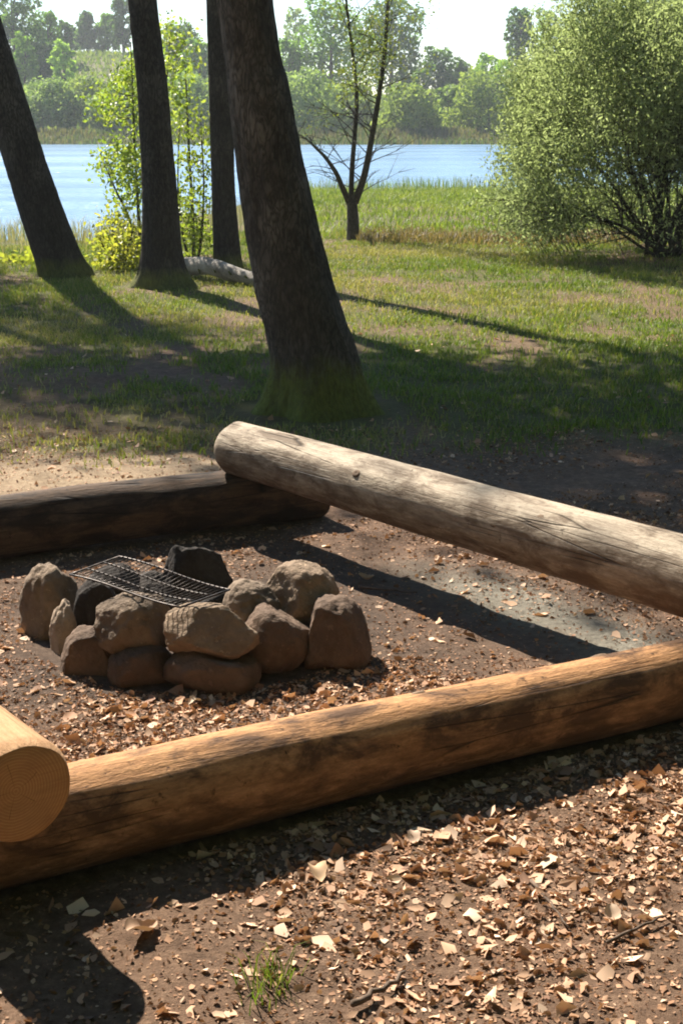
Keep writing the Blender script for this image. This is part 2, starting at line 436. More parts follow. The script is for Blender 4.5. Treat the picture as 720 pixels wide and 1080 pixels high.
def make_log(label, p0, p1, r0, r1, wood, end, seed, knots=(), flat=.0, taper_noise=.05):
    """p0,p1 axis ends"""
    p0, p1 = Vector(p0), Vector(p1); mid = (p0 + p1) / 2; L = (p1 - p0).length
    d = (p1 - p0).normalized()
    root = thing('log_bench', label, 'log', mid, 'logs laid in a square round the fire ring')
    yv = Vector((0, 0, 1)).cross(d).normalized(); zv = d.cross(yv)
    root.rotation_euler = Matrix((d, yv, zv)).transposed().to_euler()
    n = 150; seg = 72; vs = []; fs = []
    off = Vector((seed * 7.1, seed * 3.3, 0))
    for i in range(n + 1):
        x = -L / 2 + L * i / n; t = i / n; r = r0 * (1 - t) + r1 * t
        e = min(x + L / 2, L / 2 - x)
        bev = 1 - .075 * max(0, 1 - e / .014) ** 2
        by = .014 * mnoise.noise(Vector((x * .9, seed, 0))); bz = .010 * mnoise.noise(Vector((x * .9, seed, 9)))
        for k in range(seg):
            a = 2 * PI * k / seg
            q = Vector((x * 1.4, math.cos(a) * .9, math.sin(a) * .9)) + off
            rr = 1 + taper_noise * mnoise.noise(q) + .022 * mnoise.noise(Vector((x * 4, math.cos(a) * 2.6, math.sin(a) * 2.6)) + off) + .008 * mnoise.noise(Vector((x * 9, math.cos(a) * 9, math.sin(a) * 9)) + off)
            # long hewn flats
            for fa in (.6, 2.3, 4.2):
                c = math.cos(a - fa - seed)
                if c > .93: rr *= 1 - flat * (c - .93) / .07
            rr *= r * bev
            vs.append((x, by + math.cos(a) * rr, bz + math.sin(a) * rr))
    for i in range(n):
        for k in range(seg):
            k2 = (k + 1) % seg
            fs.append((i * seg + k, (i + 1) * seg + k, (i + 1) * seg + k2, i * seg + k2))
    mesh_obj('log_body', vs, fs, wood, root)
    for s, i in ((-1, 0), (1, n)):
        rim = [Vector(vs[i * seg + k]) for k in range(seg)]; c = sum(rim, Vector()) / seg
        ev = []; ef = []
        for j, sc in enumerate((1, .985, .66, .33)):
            for q in rim:
                w = c + (q - c) * sc; w.x += s * .0015 * (j > 0) + .0012 * mnoise.noise(w * 60); ev.append(tuple(w))
        ev.append(tuple(c + Vector((s * .0015, 0, 0))))
        for j in range(3):
            for k in range(seg):
                k2 = (k + 1) % seg; ef.append((j * seg + k, j * seg + k2, (j + 1) * seg + k2, (j + 1) * seg + k)[::s])
        for k in range(seg): ef.append((3 * seg + k, 3 * seg + (k + 1) % seg, 4 * seg)[::s])
        mesh_obj('cut_end', ev, ef, end, root)
    for (x, a, kr) in knots:
        t = (x + L / 2) / L; r = r0 * (1 - t) + r1 * t
        o = Vector((0, math.cos(a), math.sin(a))); u = Vector((1, 0, 0)); w = o.cross(u)
        kv = []; kf = []
        for j, (sc, hh) in enumerate(((1.5, -.010), (1.15, .0005), (.8, .003), (.45, .0035), (.12, .002))):
            for k in range(14):
                b_ = 2 * PI * k / 14; rad = kr * sc * (1 + .18 * mnoise.noise(Vector((math.cos(b_), math.sin(b_), x * 9))))
                kv.append(tuple(Vector((x, 0, 0)) + o * (r + hh) + u * math.cos(b_) * rad * 1.5 + w * math.sin(b_) * rad))
        for j in range(4):
            for k in range(14): kf.append((j * 14 + k, j * 14 + (k + 1) % 14, (j + 1) * 14 + (k + 1) % 14, (j + 1) * 14 + k))
        kf.append(tuple(range(56, 70)))
        mesh_obj('knot', kv, kf, K_MAT, root)
    return root

m, nt, out = new_mat('knot_wood'); N = NT(nt)
N.bsdf(out, N.ramp(N.noise(N.coord((1, 1, 1)), 60, 4), [(.3, (.09, .055, .032)), (.7, (.22, .14, .08))]), .8)
K_MAT = m

nA = at(0, 880, .107); nB = at(720, 714, .10)
nd = (nB - nA).normalized()
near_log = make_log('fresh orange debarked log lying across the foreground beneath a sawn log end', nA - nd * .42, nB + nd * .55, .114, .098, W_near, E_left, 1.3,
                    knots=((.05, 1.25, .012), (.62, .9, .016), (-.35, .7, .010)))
fdir = Vector((.62, -.784, 0)).normalized()
fA = at(247, 471, .315); fB = at(720, 609, .305)
fd = (fB - fA).normalized()
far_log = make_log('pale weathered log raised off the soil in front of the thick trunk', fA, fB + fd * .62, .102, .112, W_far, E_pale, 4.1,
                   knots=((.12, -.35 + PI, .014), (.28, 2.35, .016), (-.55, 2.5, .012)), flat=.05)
lE = at(23, 837, .292); ld = Vector((.60, -.80, 0))
left_log = make_log('tan log at the left whose sawn end rests on the orange log', lE - ld * 3.0, lE, .105, .105, W_left, E_left, 7.7)
bd = Vector((.89, .455, 0)).normalized(); bX = Vector((-.35, 5.69, .108))
back_log = make_log('dark dirty log lying on the ground behind the fire ring under the pale log', bX - bd * 2.55, bX + bd * .30, .12, .112, W_back, E_dark, 2.9, flat=.04, taper_noise=.13)

# ------------------------------------------------------------------ fire ring stones
S_brown = mat_stone('brown_field_stone', (.12, .086, .060), (.32, .235, .165), .25)
S_pale = mat_stone('pale_field_stone', (.24, .175, .125), (.44, .335, .24), .0)
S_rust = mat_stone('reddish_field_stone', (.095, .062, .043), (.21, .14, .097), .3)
S_tan = mat_stone('tan_field_stone', (.17, .118, .08), (.36, .26, .175), .12)
S_soot = mat_stone('sooty_stone', (.035, .029, .025), (.085, .069, .058), .6)
import bmesh
def stone(label, box, Y, depth, mat, seed, cuts=5, sit=False, power=2.08, tilt=0.0):
    x0, y0, x1, y1 = box
    a = at_depth(x0, (y0 + y1) / 2, Y); b = at_depth(x1, (y0 + y1) / 2, Y)
    top = at_depth((x0 + x1) / 2, y0, Y).z; bot = at_depth((x0 + x1) / 2, y1, Y).z
    cx = (a.x + b.x) / 2; sx = (b.x - a.x) / 2 * 1.09
    if sit: bot = min(bot, gz(cx, Y)) - .02
    else: bot -= .012
    bot -= .012; cz = (top + bot) / 2; sz = (top - bot) / 2 * 1.03; depth *= 1.12
    bm = bmesh.new(); bmesh.ops.create_icosphere(bm, subdivisions=5, radius=1)
    rnd = random.Random(seed); off = Vector((seed * 3.7, seed * 1.9, seed * 5.3))
    planes = []
    for _ in range(cuts):
        n = Vector((rnd.gauss(0, 1), rnd.gauss(0, 1), rnd.gauss(0, .8))).normalized(); planes.append((n, rnd.uniform(.66, .90)))
    for vtx in bm.verts:
        d = vtx.co.normalized()
        # superellipsoid, then planar breaks, then weathering
        k = (abs(d.x) ** power + abs(d.y) ** power + abs(d.z) ** power) ** (-1 / power); p = d * k
        p *= 1 + .13 * mnoise.noise(d * 1.3 + off)
        for n, h in planes:
            e = p.dot(n) - h
            if e > 0: p -= n * e * .95
        p *= 1 + .06 * mnoise.noise(d * 2.6 + off) + .045 * mnoise.noise(d * 6 + off) + .022 * mnoise.noise(d * 20 + off)
        vtx.co = p
    mn = Vector([min(v_.co[i] for v_ in bm.verts) for i in range(3)]); mx = Vector([max(v_.co[i] for v_ in bm.verts) for i in range(3)])
    S = Vector((sx, depth / 2, sz))
    for vtx in bm.verts:
        for i in range(3): vtx.co[i] = ((vtx.co[i] - mn[i]) / (mx[i] - mn[i]) * 2 - 1) * S[i]
        if tilt: vtx.co.y += vtx.co.z * tilt
    me = bpy.data.meshes.new('fire_stone'); bm.to_mesh(me); bm.free()
    me.polygons.foreach_set('use_smooth', np.ones(len(me.polygons), dtype=bool))
    me.materials.append(mat)
    o = bpy.data.objects.new('fire_stone', me); COL.objects.link(o); o.location = (cx, Y, cz)
    return tag(o, label, 'stone', 'stones of the fire ring')

stone('tall stone with a pale rounded top at the far left of the ring', (24, 594, 84, 690), 4.50, .22, S_brown, 1, 4, True)
stone('small pale slab leaning upright at the left of the ring, the narrowest stone', (53, 636, 80, 694), 4.28, .09, S_pale, 2, 3, True, tilt=.25)
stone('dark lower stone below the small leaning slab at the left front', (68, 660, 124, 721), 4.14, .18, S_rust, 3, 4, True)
stone('black sooty slab standing under the left end of the grate', (80, 610, 124, 676), 4.36, .12, S_soot, 4, 5, True)
stone('round brown stone at the front left, resting on two lower stones', (104, 626, 181, 688), 4.12, .19, S_brown, 5, 3)
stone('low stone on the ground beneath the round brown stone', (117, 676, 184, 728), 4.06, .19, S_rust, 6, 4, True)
stone('broken pale-topped stone with a sharp left corner at the middle of the front', (178, 638, 270, 688), 4.06, .20, S_tan, 12, 7, tilt=.15)
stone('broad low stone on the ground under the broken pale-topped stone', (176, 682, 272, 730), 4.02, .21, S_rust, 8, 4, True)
stone('black upright slab standing behind the grate, highest of the ring', (170, 577, 243, 668), 4.68, .11, S_soot, 29, 5, True, 3.2)
stone('rounded dark stone between the grate corner and the large pale-topped stone', (236, 612, 294, 664), 4.26, .17, S_brown, 10, 4)
stone('large stone with a sunlit flat top at the right of the ring', (274, 592, 354, 656), 4.36, .24, S_tan, 11, 4)
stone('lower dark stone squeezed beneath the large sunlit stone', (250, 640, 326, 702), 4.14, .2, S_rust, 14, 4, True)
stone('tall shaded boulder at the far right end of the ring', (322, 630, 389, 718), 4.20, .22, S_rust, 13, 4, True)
stone('charred stone at the back left of the ring under the grate', (92, 596, 152, 646), 4.74, .2, S_soot, 15, 4, True)
stone('half hidden charred stone at the back of the ring beside the black slab', (138, 604, 182, 646), 4.80, .18, S_soot, 16, 4, True)
stone('hidden brown stone inside the right of the ring behind the large sunlit stone', (292, 612, 340, 650), 4.62, .16, S_brown, 17, 4, True)

# ------------------------------------------------------------------ cooking grate
m, nt, out = new_mat('sooty_steel'); N = NT(nt)
b = N.bsdf(out, N.ramp(N.noise(N.coord((1, 1, 1)), 40, 4), [(.35, (.022, .019, .017)), (.7, (.10, .08, .07))]), .42); b.inputs['Metallic'].default_value = .75
G_MAT = m
gA = at(74, 606, .245); gB = at(126, 587, .262); gC = at(242, 622, .232); gD = at(240, 643, .226)
gD = gA + (gC - gB) * 1.0; gD.z = .222
gr = thing('cooking_grate', 'sooty steel cooking grate lying across the stones of the fire ring', 'grate', (gA + gC) / 2)
def gp(s, t):
    p = (gA * (1 - s) * (1 - t) + gD * s * (1 - t) + gB * (1 - s) * t + gC * s * t)
    p.z += .012 * math.sin(PI * s) * (1 - 2 * s) - .010 * math.sin(PI * t) * math.sin(PI * s)
    return p - gr.location
def rod(name, pts, r): 
    v_, f_ = tube(pts, [r] * len(pts), 6); return mesh_obj(name, v_, f_, G_MAT, gr)
rim = [gp(s, 0) for s in np.linspace(0, 1, 16)] + [gp(1, t) for t in np.linspace(0, 1, 8)[1:]] + [gp(s, 1) for s in np.linspace(1, 0, 16)[1:]] + [gp(0, t) for t in np.linspace(1, 0, 8)[1:]]
rod('frame', rim, .0032)
for k in range(1, 24):
    s = k / 24; rod('wire', [gp(s, t) + Vector((0, 0, .003)) for t in np.linspace(0, 1, 7)], .0013)
for t in (.33, .67): rod('cross_bar', [gp(s, t) for s in np.linspace(0, 1, 14)], .0028)
# ------------------------------------------------------------------ leaf litter, debris
LEAF_MAT = mat_foliage('dead_leaf', .12, .75, tcol=(1.1, .9, .6), spec=.2)
def litter_cols(n, rng, warm=1.0):
    pal = np.array([(.52, .35, .24), (.44, .285, .19), (.35, .215, .14), (.60, .43, .31), (.25, .15, .10), (.14, .09, .06), (.66, .51, .39)])
    k = rng.choice(len(pal), n, p=[.22, .20, .15, .17, .10, .07, .09]); c = pal[k] * rng.uniform(.75, 1.2, (n, 1)) * np.array((1.14, 1.06, .97))
    return c
def in_log(x, y):
    bad = np.zeros(len(x), bool)
    for o_ in ((nA, nd, .09), (bX, bd, .09)):
        ax = (x - o_[0].x) * o_[1].x + (y - o_[0].y) * o_[1].y
        ac = -(x - o_[0].x) * o_[1].y + (y - o_[0].y) * o_[1].x
        bad |= (np.abs(ac) < o_[2])
    return bad
def litter(name, zones, size, asp, seed, lift=.006, up=.55, fold=.5, label=None, shade=1.0, sig=.3):
    rng = np.random.default_rng(seed); XS = []; YS = []; SZ = []
    for (x0, x1, y0, y1, dens, patch) in zones:
        n = int((x1 - x0) * (y1 - y0) * dens); x = rng.uniform(x0, x1, n); y = rng.uniform(y0, y1, n)
        pr = fbm(x * 1.9, y * 1.9, 104, 4); keep = rng.random(n) < (1 - patch + patch * sstep(pr, .40, .60))
        keep &= (np.abs(x) < y * .30 + .5) & ~in_log(x, y)
        r_ = np.hypot((x + .43), (y - 4.45) * .95); keep &= (r_ > .5)
        keep &= rng.random(n) > np.maximum(.5 * zone_ash(x, y), .6 * zone_sand(x, y))
        XS.append(x[keep]); YS.append(y[keep])
    x = np.concatenate(XS); y = np.concatenate(YS); n = len(x)
    z = ground_z(x, y) + lift * rng.uniform(.3, 1.9, n)
    sz = size * np.clip(np.exp(rng.normal(0, sig, n)), .4, 1.9)
    v_, q, k = leaf_mesh(np.stack([x, y, z], 1), sz, asp, up, 0, seed + 1, fold, jit=.075)
    # keep every corner above the soil
    gzv = ground_z(v_[:, 0], v_[:, 1]); v_[:, 2] = np.maximum(v_[:, 2], gzv + .0015)
    c = np.repeat(litter_cols(n, rng) * shade, k, 0)
    o = mesh_obj(name, v_, q, LEAF_MAT, tint=c, smooth=False)
    return tag(o, label, 'ground cover', kind='stuff')
litter('leaf_litter', [(-1.6, 1.7, 1.9, 4.0, 1900, .85), (-1.6, 1.9, 2.8, 5.9, 520, .85), (-2.2, 2.4, 5.4, 7.6, 160, .7), (-3.4, 4, 7.2, 12, 30, .8)], .023, .62, 101, .002, .88, .16, label='brown dead leaves scattered thickly over the bare soil round the logs', sig=.45)
litter('leaf_fragments', [(-1.6, 1.7, 1.9, 4.2, 4200, .75), (-1.7, 1.9, 3.0, 5.9, 1500, .75), (-2.2, 2.4, 5.4, 7.4, 900, .6)], .011, .6, 103, .002, .85, .25, label='small broken leaf pieces and bark crumbs covering the soil', shade=np.array((.82, .76, .72)))
litter('soil_crumbs', [(-1.6, 1.7, 1.9, 4.2, 6500, .55), (-1.7, 1.9, 3.0, 5.9, 3600, .55), (-2.2, 2.4, 5.4, 7.6, 2200, .6)], .0085, .8, 105, .001, .8, .25, label='dark crumbs of earth and rotted leaf on the soil', shade=np.array((.62, .54, .47)), sig=.4)

def dead_leaf(label, px, py, size, seed, col):
    p = at(px, py); z = gz(p.x, p.y) + .012
    n_l, n_w = 9, 7; vs = []; fs = []; rnd = random.Random(seed)
    rot = rnd.uniform(0, 6.28); curl = rnd.uniform(.5, 1.1)
    for i in range(n_l):
        t = i / (n_l - 1); w = math.sin(PI * min(1, t * .93 + .05)) ** .75 * .33 * (1 + .14 * math.sin(t * 24))
        for j in range(n_w):
            s = j / (n_w - 1) * 2 - 1
            X = (t - .5) * size; Yv = s * w * size; Z = size * (.32 * curl * s * s * w * 2 + .14 * math.sin(t * 5 + seed) + .16 * (t - .5) ** 2)
            vs.append((X * math.cos(rot) - Yv * math.sin(rot), X * math.sin(rot) + Yv * math.cos(rot), Z))
    for i in range(n_l - 1):
        for j in range(n_w - 1): a_ = i * n_w + j; fs.append((a_, a_ + 1, a_ + n_w + 1, a_ + n_w))
    zm = min(v_[2] for v_ in vs)
    o = mesh_obj('dead_leaf', vs, fs, LEAF_MAT, tint=np.tile(np.array(col), (len(vs), 1)), loc=(p.x, p.y, z - zm - .008))
    return tag(o, label, 'leaf', 'large dead leaves on the soil')
dead_leaf('large curled tan leaf beside the corner of the left log\'s shadow', 150, 988, .075, 1, (.44, .29, .19))
dead_leaf('pale upright leaf on the soil right of the fire ring', 386, 612, .055, 2, (.54, .38, .26))
dead_leaf('pale folded leaf right of the middle in the foreground litter', 645, 975, .05, 3, (.50, .36, .25))
dead_leaf('pale tan leaf just in front of the orange log\'s shadow edge', 436, 890, .045, 4, (.48, .34, .24))
dead_leaf('pale leaf between the fire ring and the orange log', 206, 742, .045, 5, (.62, .48, .34))
dead_leaf('tan leaf lying near the top of the small grass tuft', 335, 925, .06, 6, (.52, .35, .21))

m, nt, out = new_mat('twig_bark'); N = NT(nt)
N.bsdf(out, N.ramp(N.noise(N.coord((1, 1, 1)), 50, 4), [(.3, (.05, .035, .025)), (.7, (.19, .13, .09))]), .9)
TW = m
def twig(label, a, b, r, seed):
    A = at(*a); B = at(*b); rnd = random.Random(seed); pts = []
    A.z = gz(A.x, A.y) + r + .004; B.z = gz(B.x, B.y) + r + .006
    for i in range(9):
        t = i / 8; p = A.lerp(B, t); p += Vector((rnd.uniform(-1, 1), rnd.uniform(-1, 1), rnd.uniform(0, .8))) * r * .9; pts.append(p - A)
    v_, f_ = tube(pts, [r * (1 - .5 * i / 8) for i in range(9)], 8)
    o = mesh_obj('twig', v_, f_, TW, loc=A); return tag(o, label, 'twig', 'fallen twigs')
twig('thick brown twig lying in the litter at the bottom right of the grass tuft', (374, 1072), (428, 1032), .007, 1)
twig('thin twig on the soil right of the fire ring beneath the pale log', (378, 622), (440, 630), .005, 2)
twig('thin broken twig in the litter in the lower right', (560, 935), (600, 985), .004, 3)
twig('short twig leaning across the litter at the right edge', (640, 1000), (700, 972), .004, 4)

SOOT = mat_stone('charred_wood', (.014, .013, .012), (.05, .045, .042), 0, 40)
for lab, a_, b_, r_ in (('charred stick end lying under the middle of the grate', (-.52, 4.38, .05), (-.34, 4.62, .07), .016), ('charred stick lying across another under the left end of the grate', (-.70, 4.55, .045), (-.46, 4.42, .10), .014),
                        ('burnt stick stub inside the ring below the black upright slab', (-.38, 4.34, .045), (-.28, 4.52, .06), .018)):
    A = Vector(a_); B = Vector(b_); rnd = random.Random(int(r_ * 1e4))
    pts = [A.lerp(B, i / 8) - A + Vector((rnd.uniform(-1, 1), rnd.uniform(-1, 1), rnd.uniform(-.5, 1))) * r_ * .25 for i in range(9)]
    v_, f_ = tube(pts, [r_ * (1.0 - .25 * i / 8) for i in range(9)], 12, lambda i, a, p, dd: 1 + .15 * mnoise.noise(p * 60 + dd))
    tag(mesh_obj('charred_stick', v_, f_, SOOT, loc=A), lab, 'stick', 'charred sticks in the fire ring')

# ------------------------------------------------------------------ grass
GRASS_MAT = mat_foliage('grass_blade', .35, .55, spec=.25, tcol=(1.2, 1.25, .5))
def grass(name, x, y, hmin, hmax, w, lean, pal, seed, label, zoff=0, parent=None):
    rng = np.random.default_rng(seed); n = len(x)
    h = rng.uniform(hmin, hmax, n) * (.6 + .8 * fbm(x * 2.1, y * 2.1, seed, 3)); w = w * rng.uniform(.7, 1.3, n)
    v_, q, k = blade_mesh(x, y, ground_z(x, y) - .004 + zoff, h, w, rng.uniform(.1, lean, n), seed)
    pal = np.array(pal); nz = fbm(x * .7, y * .7, seed + 9, 3)
    j = np.clip((nz + (.08 if name == 'lawn_grass' else 0) + rng.normal(0, .18, n)) * len(pal), 0, len(pal) - 1).astype(int)
    c = pal[j] * rng.uniform(.75, 1.25, (n, 1))
    o = mesh_obj(name, v_, q, GRASS_MAT, tint=np.repeat(c, k, 0), smooth=False)
    return o
rng = np.random.default_rng(5)
n = 420000; y = np.sqrt(rng.uniform(6.2 ** 2, 21 ** 2, n)); x = rng.uniform(-1, 1, n) * (.30 * y + .4)
g_ = zone_grass(x, y); tuft = sstep(fbm(x * 5, y * 5, 33, 2), .35, .65)
clear = np.minimum(np.hypot((x + .12) / 1.15, y - 8.0) - .40, np.minimum(np.hypot(x + 2.62, y - 14.84) - .3, np.hypot(x + 1.75, y - 13.85) - .32))
k_ = (rng.random(n) < g_ * (.25 + .75 * tuft) * 1.0) & (clear > .06 * rng.random(n))
x, y = x[k_], y[k_]
lawn = grass('lawn_grass', x, y, .018, .062, .0065, 1.0,
             [(.085, .140, .022), (.12, .185, .030), (.17, .225, .042), (.24, .255, .07), (.36, .31, .16)], 51, '')
tag(lawn, 'short patchy grass of the lawn between the logs and the lake', 'grass', kind='stuff')
# meadow strip sloping to the lake behind the young two-stemmed tree
n = 90000; y = np.sqrt(rng.uniform(19.5 ** 2, 45 ** 2, n)); x = rng.uniform(-1.6, 14, n) * y / 28
k_ = (y < shore_near(x) + .8); x, y = x[k_], y[k_]
k_ = rng.random(len(x)) < .35 + .65 * sstep(fbm(x * .8, y * .5, 44, 3), .3, .6); x, y = x[k_], y[k_]
o = grass('meadow_grass', x, y, .05, .15, .016, .9, [(.13, .19, .035), (.17, .23, .045), (.21, .265, .06), (.26, .29, .09)], 53, '')
tag(o, 'tall fresh green grass of the strip that slopes to the lake', 'grass', kind='stuff')
# brown strip of old stalks at the foot of the meadow
n = 6500; x = rng.uniform(.2, 3.6, n); y = rng.normal(19.5, .5, n) - .05 * x
o = grass('old_stalks', x, y, .03, .17, .010, 1.0, [(.10, .075, .04), (.19, .14, .085), (.26, .19, .12), (.09, .09, .03)], 55, '')
tag(o, 'brown strip of last year\'s stalks between lawn and meadow grass', 'dry grass', kind='stuff')
# dry reeds at the left shore
n = 5000; x = rng.uniform(-9, -1.2, n); y = rng.uniform(17.5, 28.5, n)
k_ = rng.random(n) < sstep(fbm(x * .9, y * .7, 66, 3), .28, .6) * sstep(y, 16.5, 20); x, y = x[k_], y[k_]
o = grass('shore_reeds', x, y, .10, .46, .010, .5, [(.20, .18, .13), (.27, .24, .17), (.34, .30, .22), (.14, .16, .07)], 57, '')
tag(o, 'pale dry reeds standing along the left shore behind the trees', 'reeds', kind='stuff')
# reeds in the shallow at the edge of the meadow
n = 2600; x = rng.uniform(-2, 12, n); y = shore_near(x) + rng.normal(.3, .7, n)
o = grass('meadow_reeds', x, y, .12, .42, .016, .3, [(.12, .18, .05), (.16, .21, .06), (.20, .20, .09)], 58, '')
tag(o, 'thin green reeds at the water edge of the meadow strip', 'reeds', kind='stuff')
# far shore reed belt
n = 34000; x = rng.uniform(-75, 65, n); y = shore_far(x) + rng.uniform(-.8, 6.5, n)
o = grass('far_reeds', x, y, .22, .52, .10, .4, [(.125, .125, .055), (.155, .14, .07), (.10, .135, .048), (.085, .125, .042)], 59, '')
tag(o, 'brownish reed belt along the far shore of the lake', 'reeds', kind='stuff')
# far meadow on the hill
n = 36000; x = rng.uniform(-85, 60, n); y = rng.uniform(112, 210, n)
o = grass('hill_grass', x, y, .3, .7, .22, .6, [(.14, .20, .05), (.18, .24, .065), (.22, .26, .09)], 60, '')
tag(o, 'green meadow grass on the hillside across the lake', 'grass', kind='stuff')
# low weeds on the near-left shore
def tuft(label, px, py, n, rad, hmin, hmax, w, pal, seed, name='grass_tuft', cat='grass tuft', lean=.9):
    p = at(px, py); r_ = np.random.default_rng(seed)
    x = p.x + r_.normal(0, rad, n); y = p.y + r_.normal(0, rad * 1.2, n)
    o = grass(name, x, y, hmin, hmax, w, lean, pal, seed, '')
    me = o.data; co = np.empty(len(me.vertices) * 3, np.float32); me.vertices.foreach_get('co', co); co = co.reshape(-1, 3); co -= np.array([p.x, p.y, gz(p.x, p.y)]); me.vertices.foreach_set('co', co.ravel())
    o.location = (p.x, p.y, gz(p.x, p.y)); me.update()
    return tag(o, label, cat)
tuft('small green grass tuft growing in the leaf litter at the bottom', 286, 1042, 75, .034, .025, .075, .0028, [(.07, .12, .02), (.12, .17, .03), (.24, .25, .07)], 71)

# ------------------------------------------------------------------ near trees
BARK_BIG = mat_bark('rough_dark_bark', (.046, .039, .031), (.165, .142, .115), .95, .32, 27, .5)
BARK_MID = mat_bark('dark_bark', (.040, .034, .028), (.095, .082, .066), .6, .32, 27, .3)
BARK_YOUNG = mat_bark('young_bark', (.05, .044, .036), (.13, .115, .09), 0, .4, 30)
CROWN_MAT = mat_foliage('spring_leaf', .4, .5)

def leafy(centers, n, spread, size, pal, seed, asp=.55, up=.4, droop=0., flat=.7):
    r_ = np.random.default_rng(seed); C = np.asarray(centers); k = r_.integers(0, len(C), n)
    P = C[k] + r_.normal(size=(n, 3)) * np.array([1, 1, flat]) * spread
    v_, q, kk = leaf_mesh(P, size, asp, up, droop, seed + 1)
    pal = np.array(pal); cl = r_.integers(0, len(pal), len(C)); pick = np.where(r_.random(n) < .6, cl[k], r_.integers(0, len(pal), n))
    c = pal[pick] * r_.uniform(.8, 1.2, (n, 1))
    return v_, q, np.repeat(c, kk, 0)

def limbs(buf, start, height, r0, nb, length, seed, zlo, path, rad, up=.7, tips=None):
    """branches off a trunk path; returns twig-tip points"""
    rnd = random.Random(seed); tips = [] if tips is None else tips
    for i in range(nb):
        z = zlo + (1 - zlo) * (i + rnd.random() * .8) / nb
        j = min(len(path) - 2, int(z * (len(path) - 1))); p = path[j]; r = rad[j] * .45
        a = i * 2.4 + rnd.uniform(-.5, .5); L = length * (1.15 - .6 * z) * rnd.uniform(.7, 1.15)
        d = Vector((math.cos(a), math.sin(a), up * rnd.uniform(.5, 1.3))).normalized()
        pts = [p.copy()]; q = p.copy(); dd = d.copy()
        for s in range(6):
            dd = (dd + Vector((rnd.gauss(0, .16), rnd.gauss(0, .16), rnd.gauss(.03, .12)))).normalized(); q = q + dd * L / 6; pts.append(q.copy())
        rr = [r * (1 - .9 * k / 6) + .004 for k in range(7)]
        buf.add(*tube(pts, rr, 6))
        for s in (2, 3, 4, 5, 6):
            for _ in range(2):
                e = Vector((rnd.gauss(0, 1), rnd.gauss(0, 1), rnd.gauss(.2, .7))).normalized()
                tl = L * .3 * rnd.uniform(.5, 1.1); m_ = pts[s] + e * tl * .5 + Vector((rnd.gauss(0, .05), rnd.gauss(0, .05), 0)); t_ = pts[s] + e * tl
                buf.add(*tube([pts[s], m_, t_], [rr[s] * .5 + .003, rr[s] * .3 + .003, .003], 4))
                tips.append(t_); tips.append(m_)
    return tips

def big_tree(name, label, Y, sil, bark, height, bend, seed, flare, lobes, crown_lo, nb, blen, nleaf, base=None, cat='tree', leafsize=.10, spread=.30):
    """sil: (py, xleft, xright) silhouette samples from the foot up"""
    P = []; R = []
    for (py, xl, xr) in sil:
        c = at_depth((xl + xr) / 2, py, Y); P.append(c); R.append((at_depth(xr, py, Y).x - at_depth(xl, py, Y).x) / 2)
    foot = P[0].copy(); g0 = gz(foot.x, Y)
    P[0].z = g0 - .12
    # continue above the frame, straightening as it grows
    top = P[-1]; d = (P[-1] - P[-2]).normalized(); r = R[-1]
    for k in range(1, 6):
        d = (d * (1 - bend) + Vector((0, 0, 1)) * bend).normalized(); top = top + d * (height - P[len(sil) - 1].z) / 5
        P.append(top.copy()); R.append(r * (1 - k / 5.6))
    path, rad = smooth_path(P, R, 14)
    root = thing(name, label, cat, (foot.x, Y, g0)); o0 = root.location.copy()
    lp = [p - o0 for p in path]; off = Vector((seed * 5.1, seed * 2.2, 0))
    # denser rings in the visible part
    dense = []; dr = []
    for i in range(len(lp) - 1):
        m_ = 5 if lp[i].z < 3.2 else 1
        for k in range(m_): dense.append(lp[i].lerp(lp[i + 1], k / m_)); dr.append(rad[i] + (rad[i + 1] - rad[i]) * k / m_)
    dense.append(lp[-1]); dr.append(rad[-1])
    def disp(i, a, p, dd):
        h = max(0, p.z); s = 1 + .05 * mnoise.noise(Vector((dd.x * 1.2, dd.y * 1.2, p.z * .9)) + off)
        s += .040 * mnoise.noise(Vector((dd.x * 7, dd.y * 7, p.z * 1.8)) + off) + .085 * (.4 - abs(mnoise.noise(Vector((dd.x * 9, dd.y * 9, p.z * 2.6)) + off))) + .025 * mnoise.noise(Vector((dd.x * 20, dd.y * 20, p.z * 9)) + off)
        fl = math.exp(-h / (.11 if flare < .6 else .20)); lob = 0
        for (la, lw) in lobes: lob += lw * max(0, math.cos(a_world(dd) - la)) ** 12
        return .96 * s * (1 + flare * fl * (.22 + lob))
    def a_world(dd): return math.atan2(dd.y, dd.x)
    buf = Buf(); buf.add(*tube(dense, dr, 120, disp))
    zlo = next(i for i, p in enumerate(lp) if p.z > crown_lo) / (len(lp) - 1)
    lb = Buf(); tips = limbs(lb, None, height, 0, nb, blen, seed, zlo, lp, rad)
    buf.obj('trunk', bark, root); lb.obj('limbs', bark, root)
    v_, q, c = leafy([tuple(t) for t in tips], nleaf, spread, leafsize, [(.09, .135, .03), (.12, .165, .035), (.15, .19, .045)], seed + 3)
    mesh_obj('crown', v_, q, CROWN_MAT, root, tint=c, smooth=False)
    return root

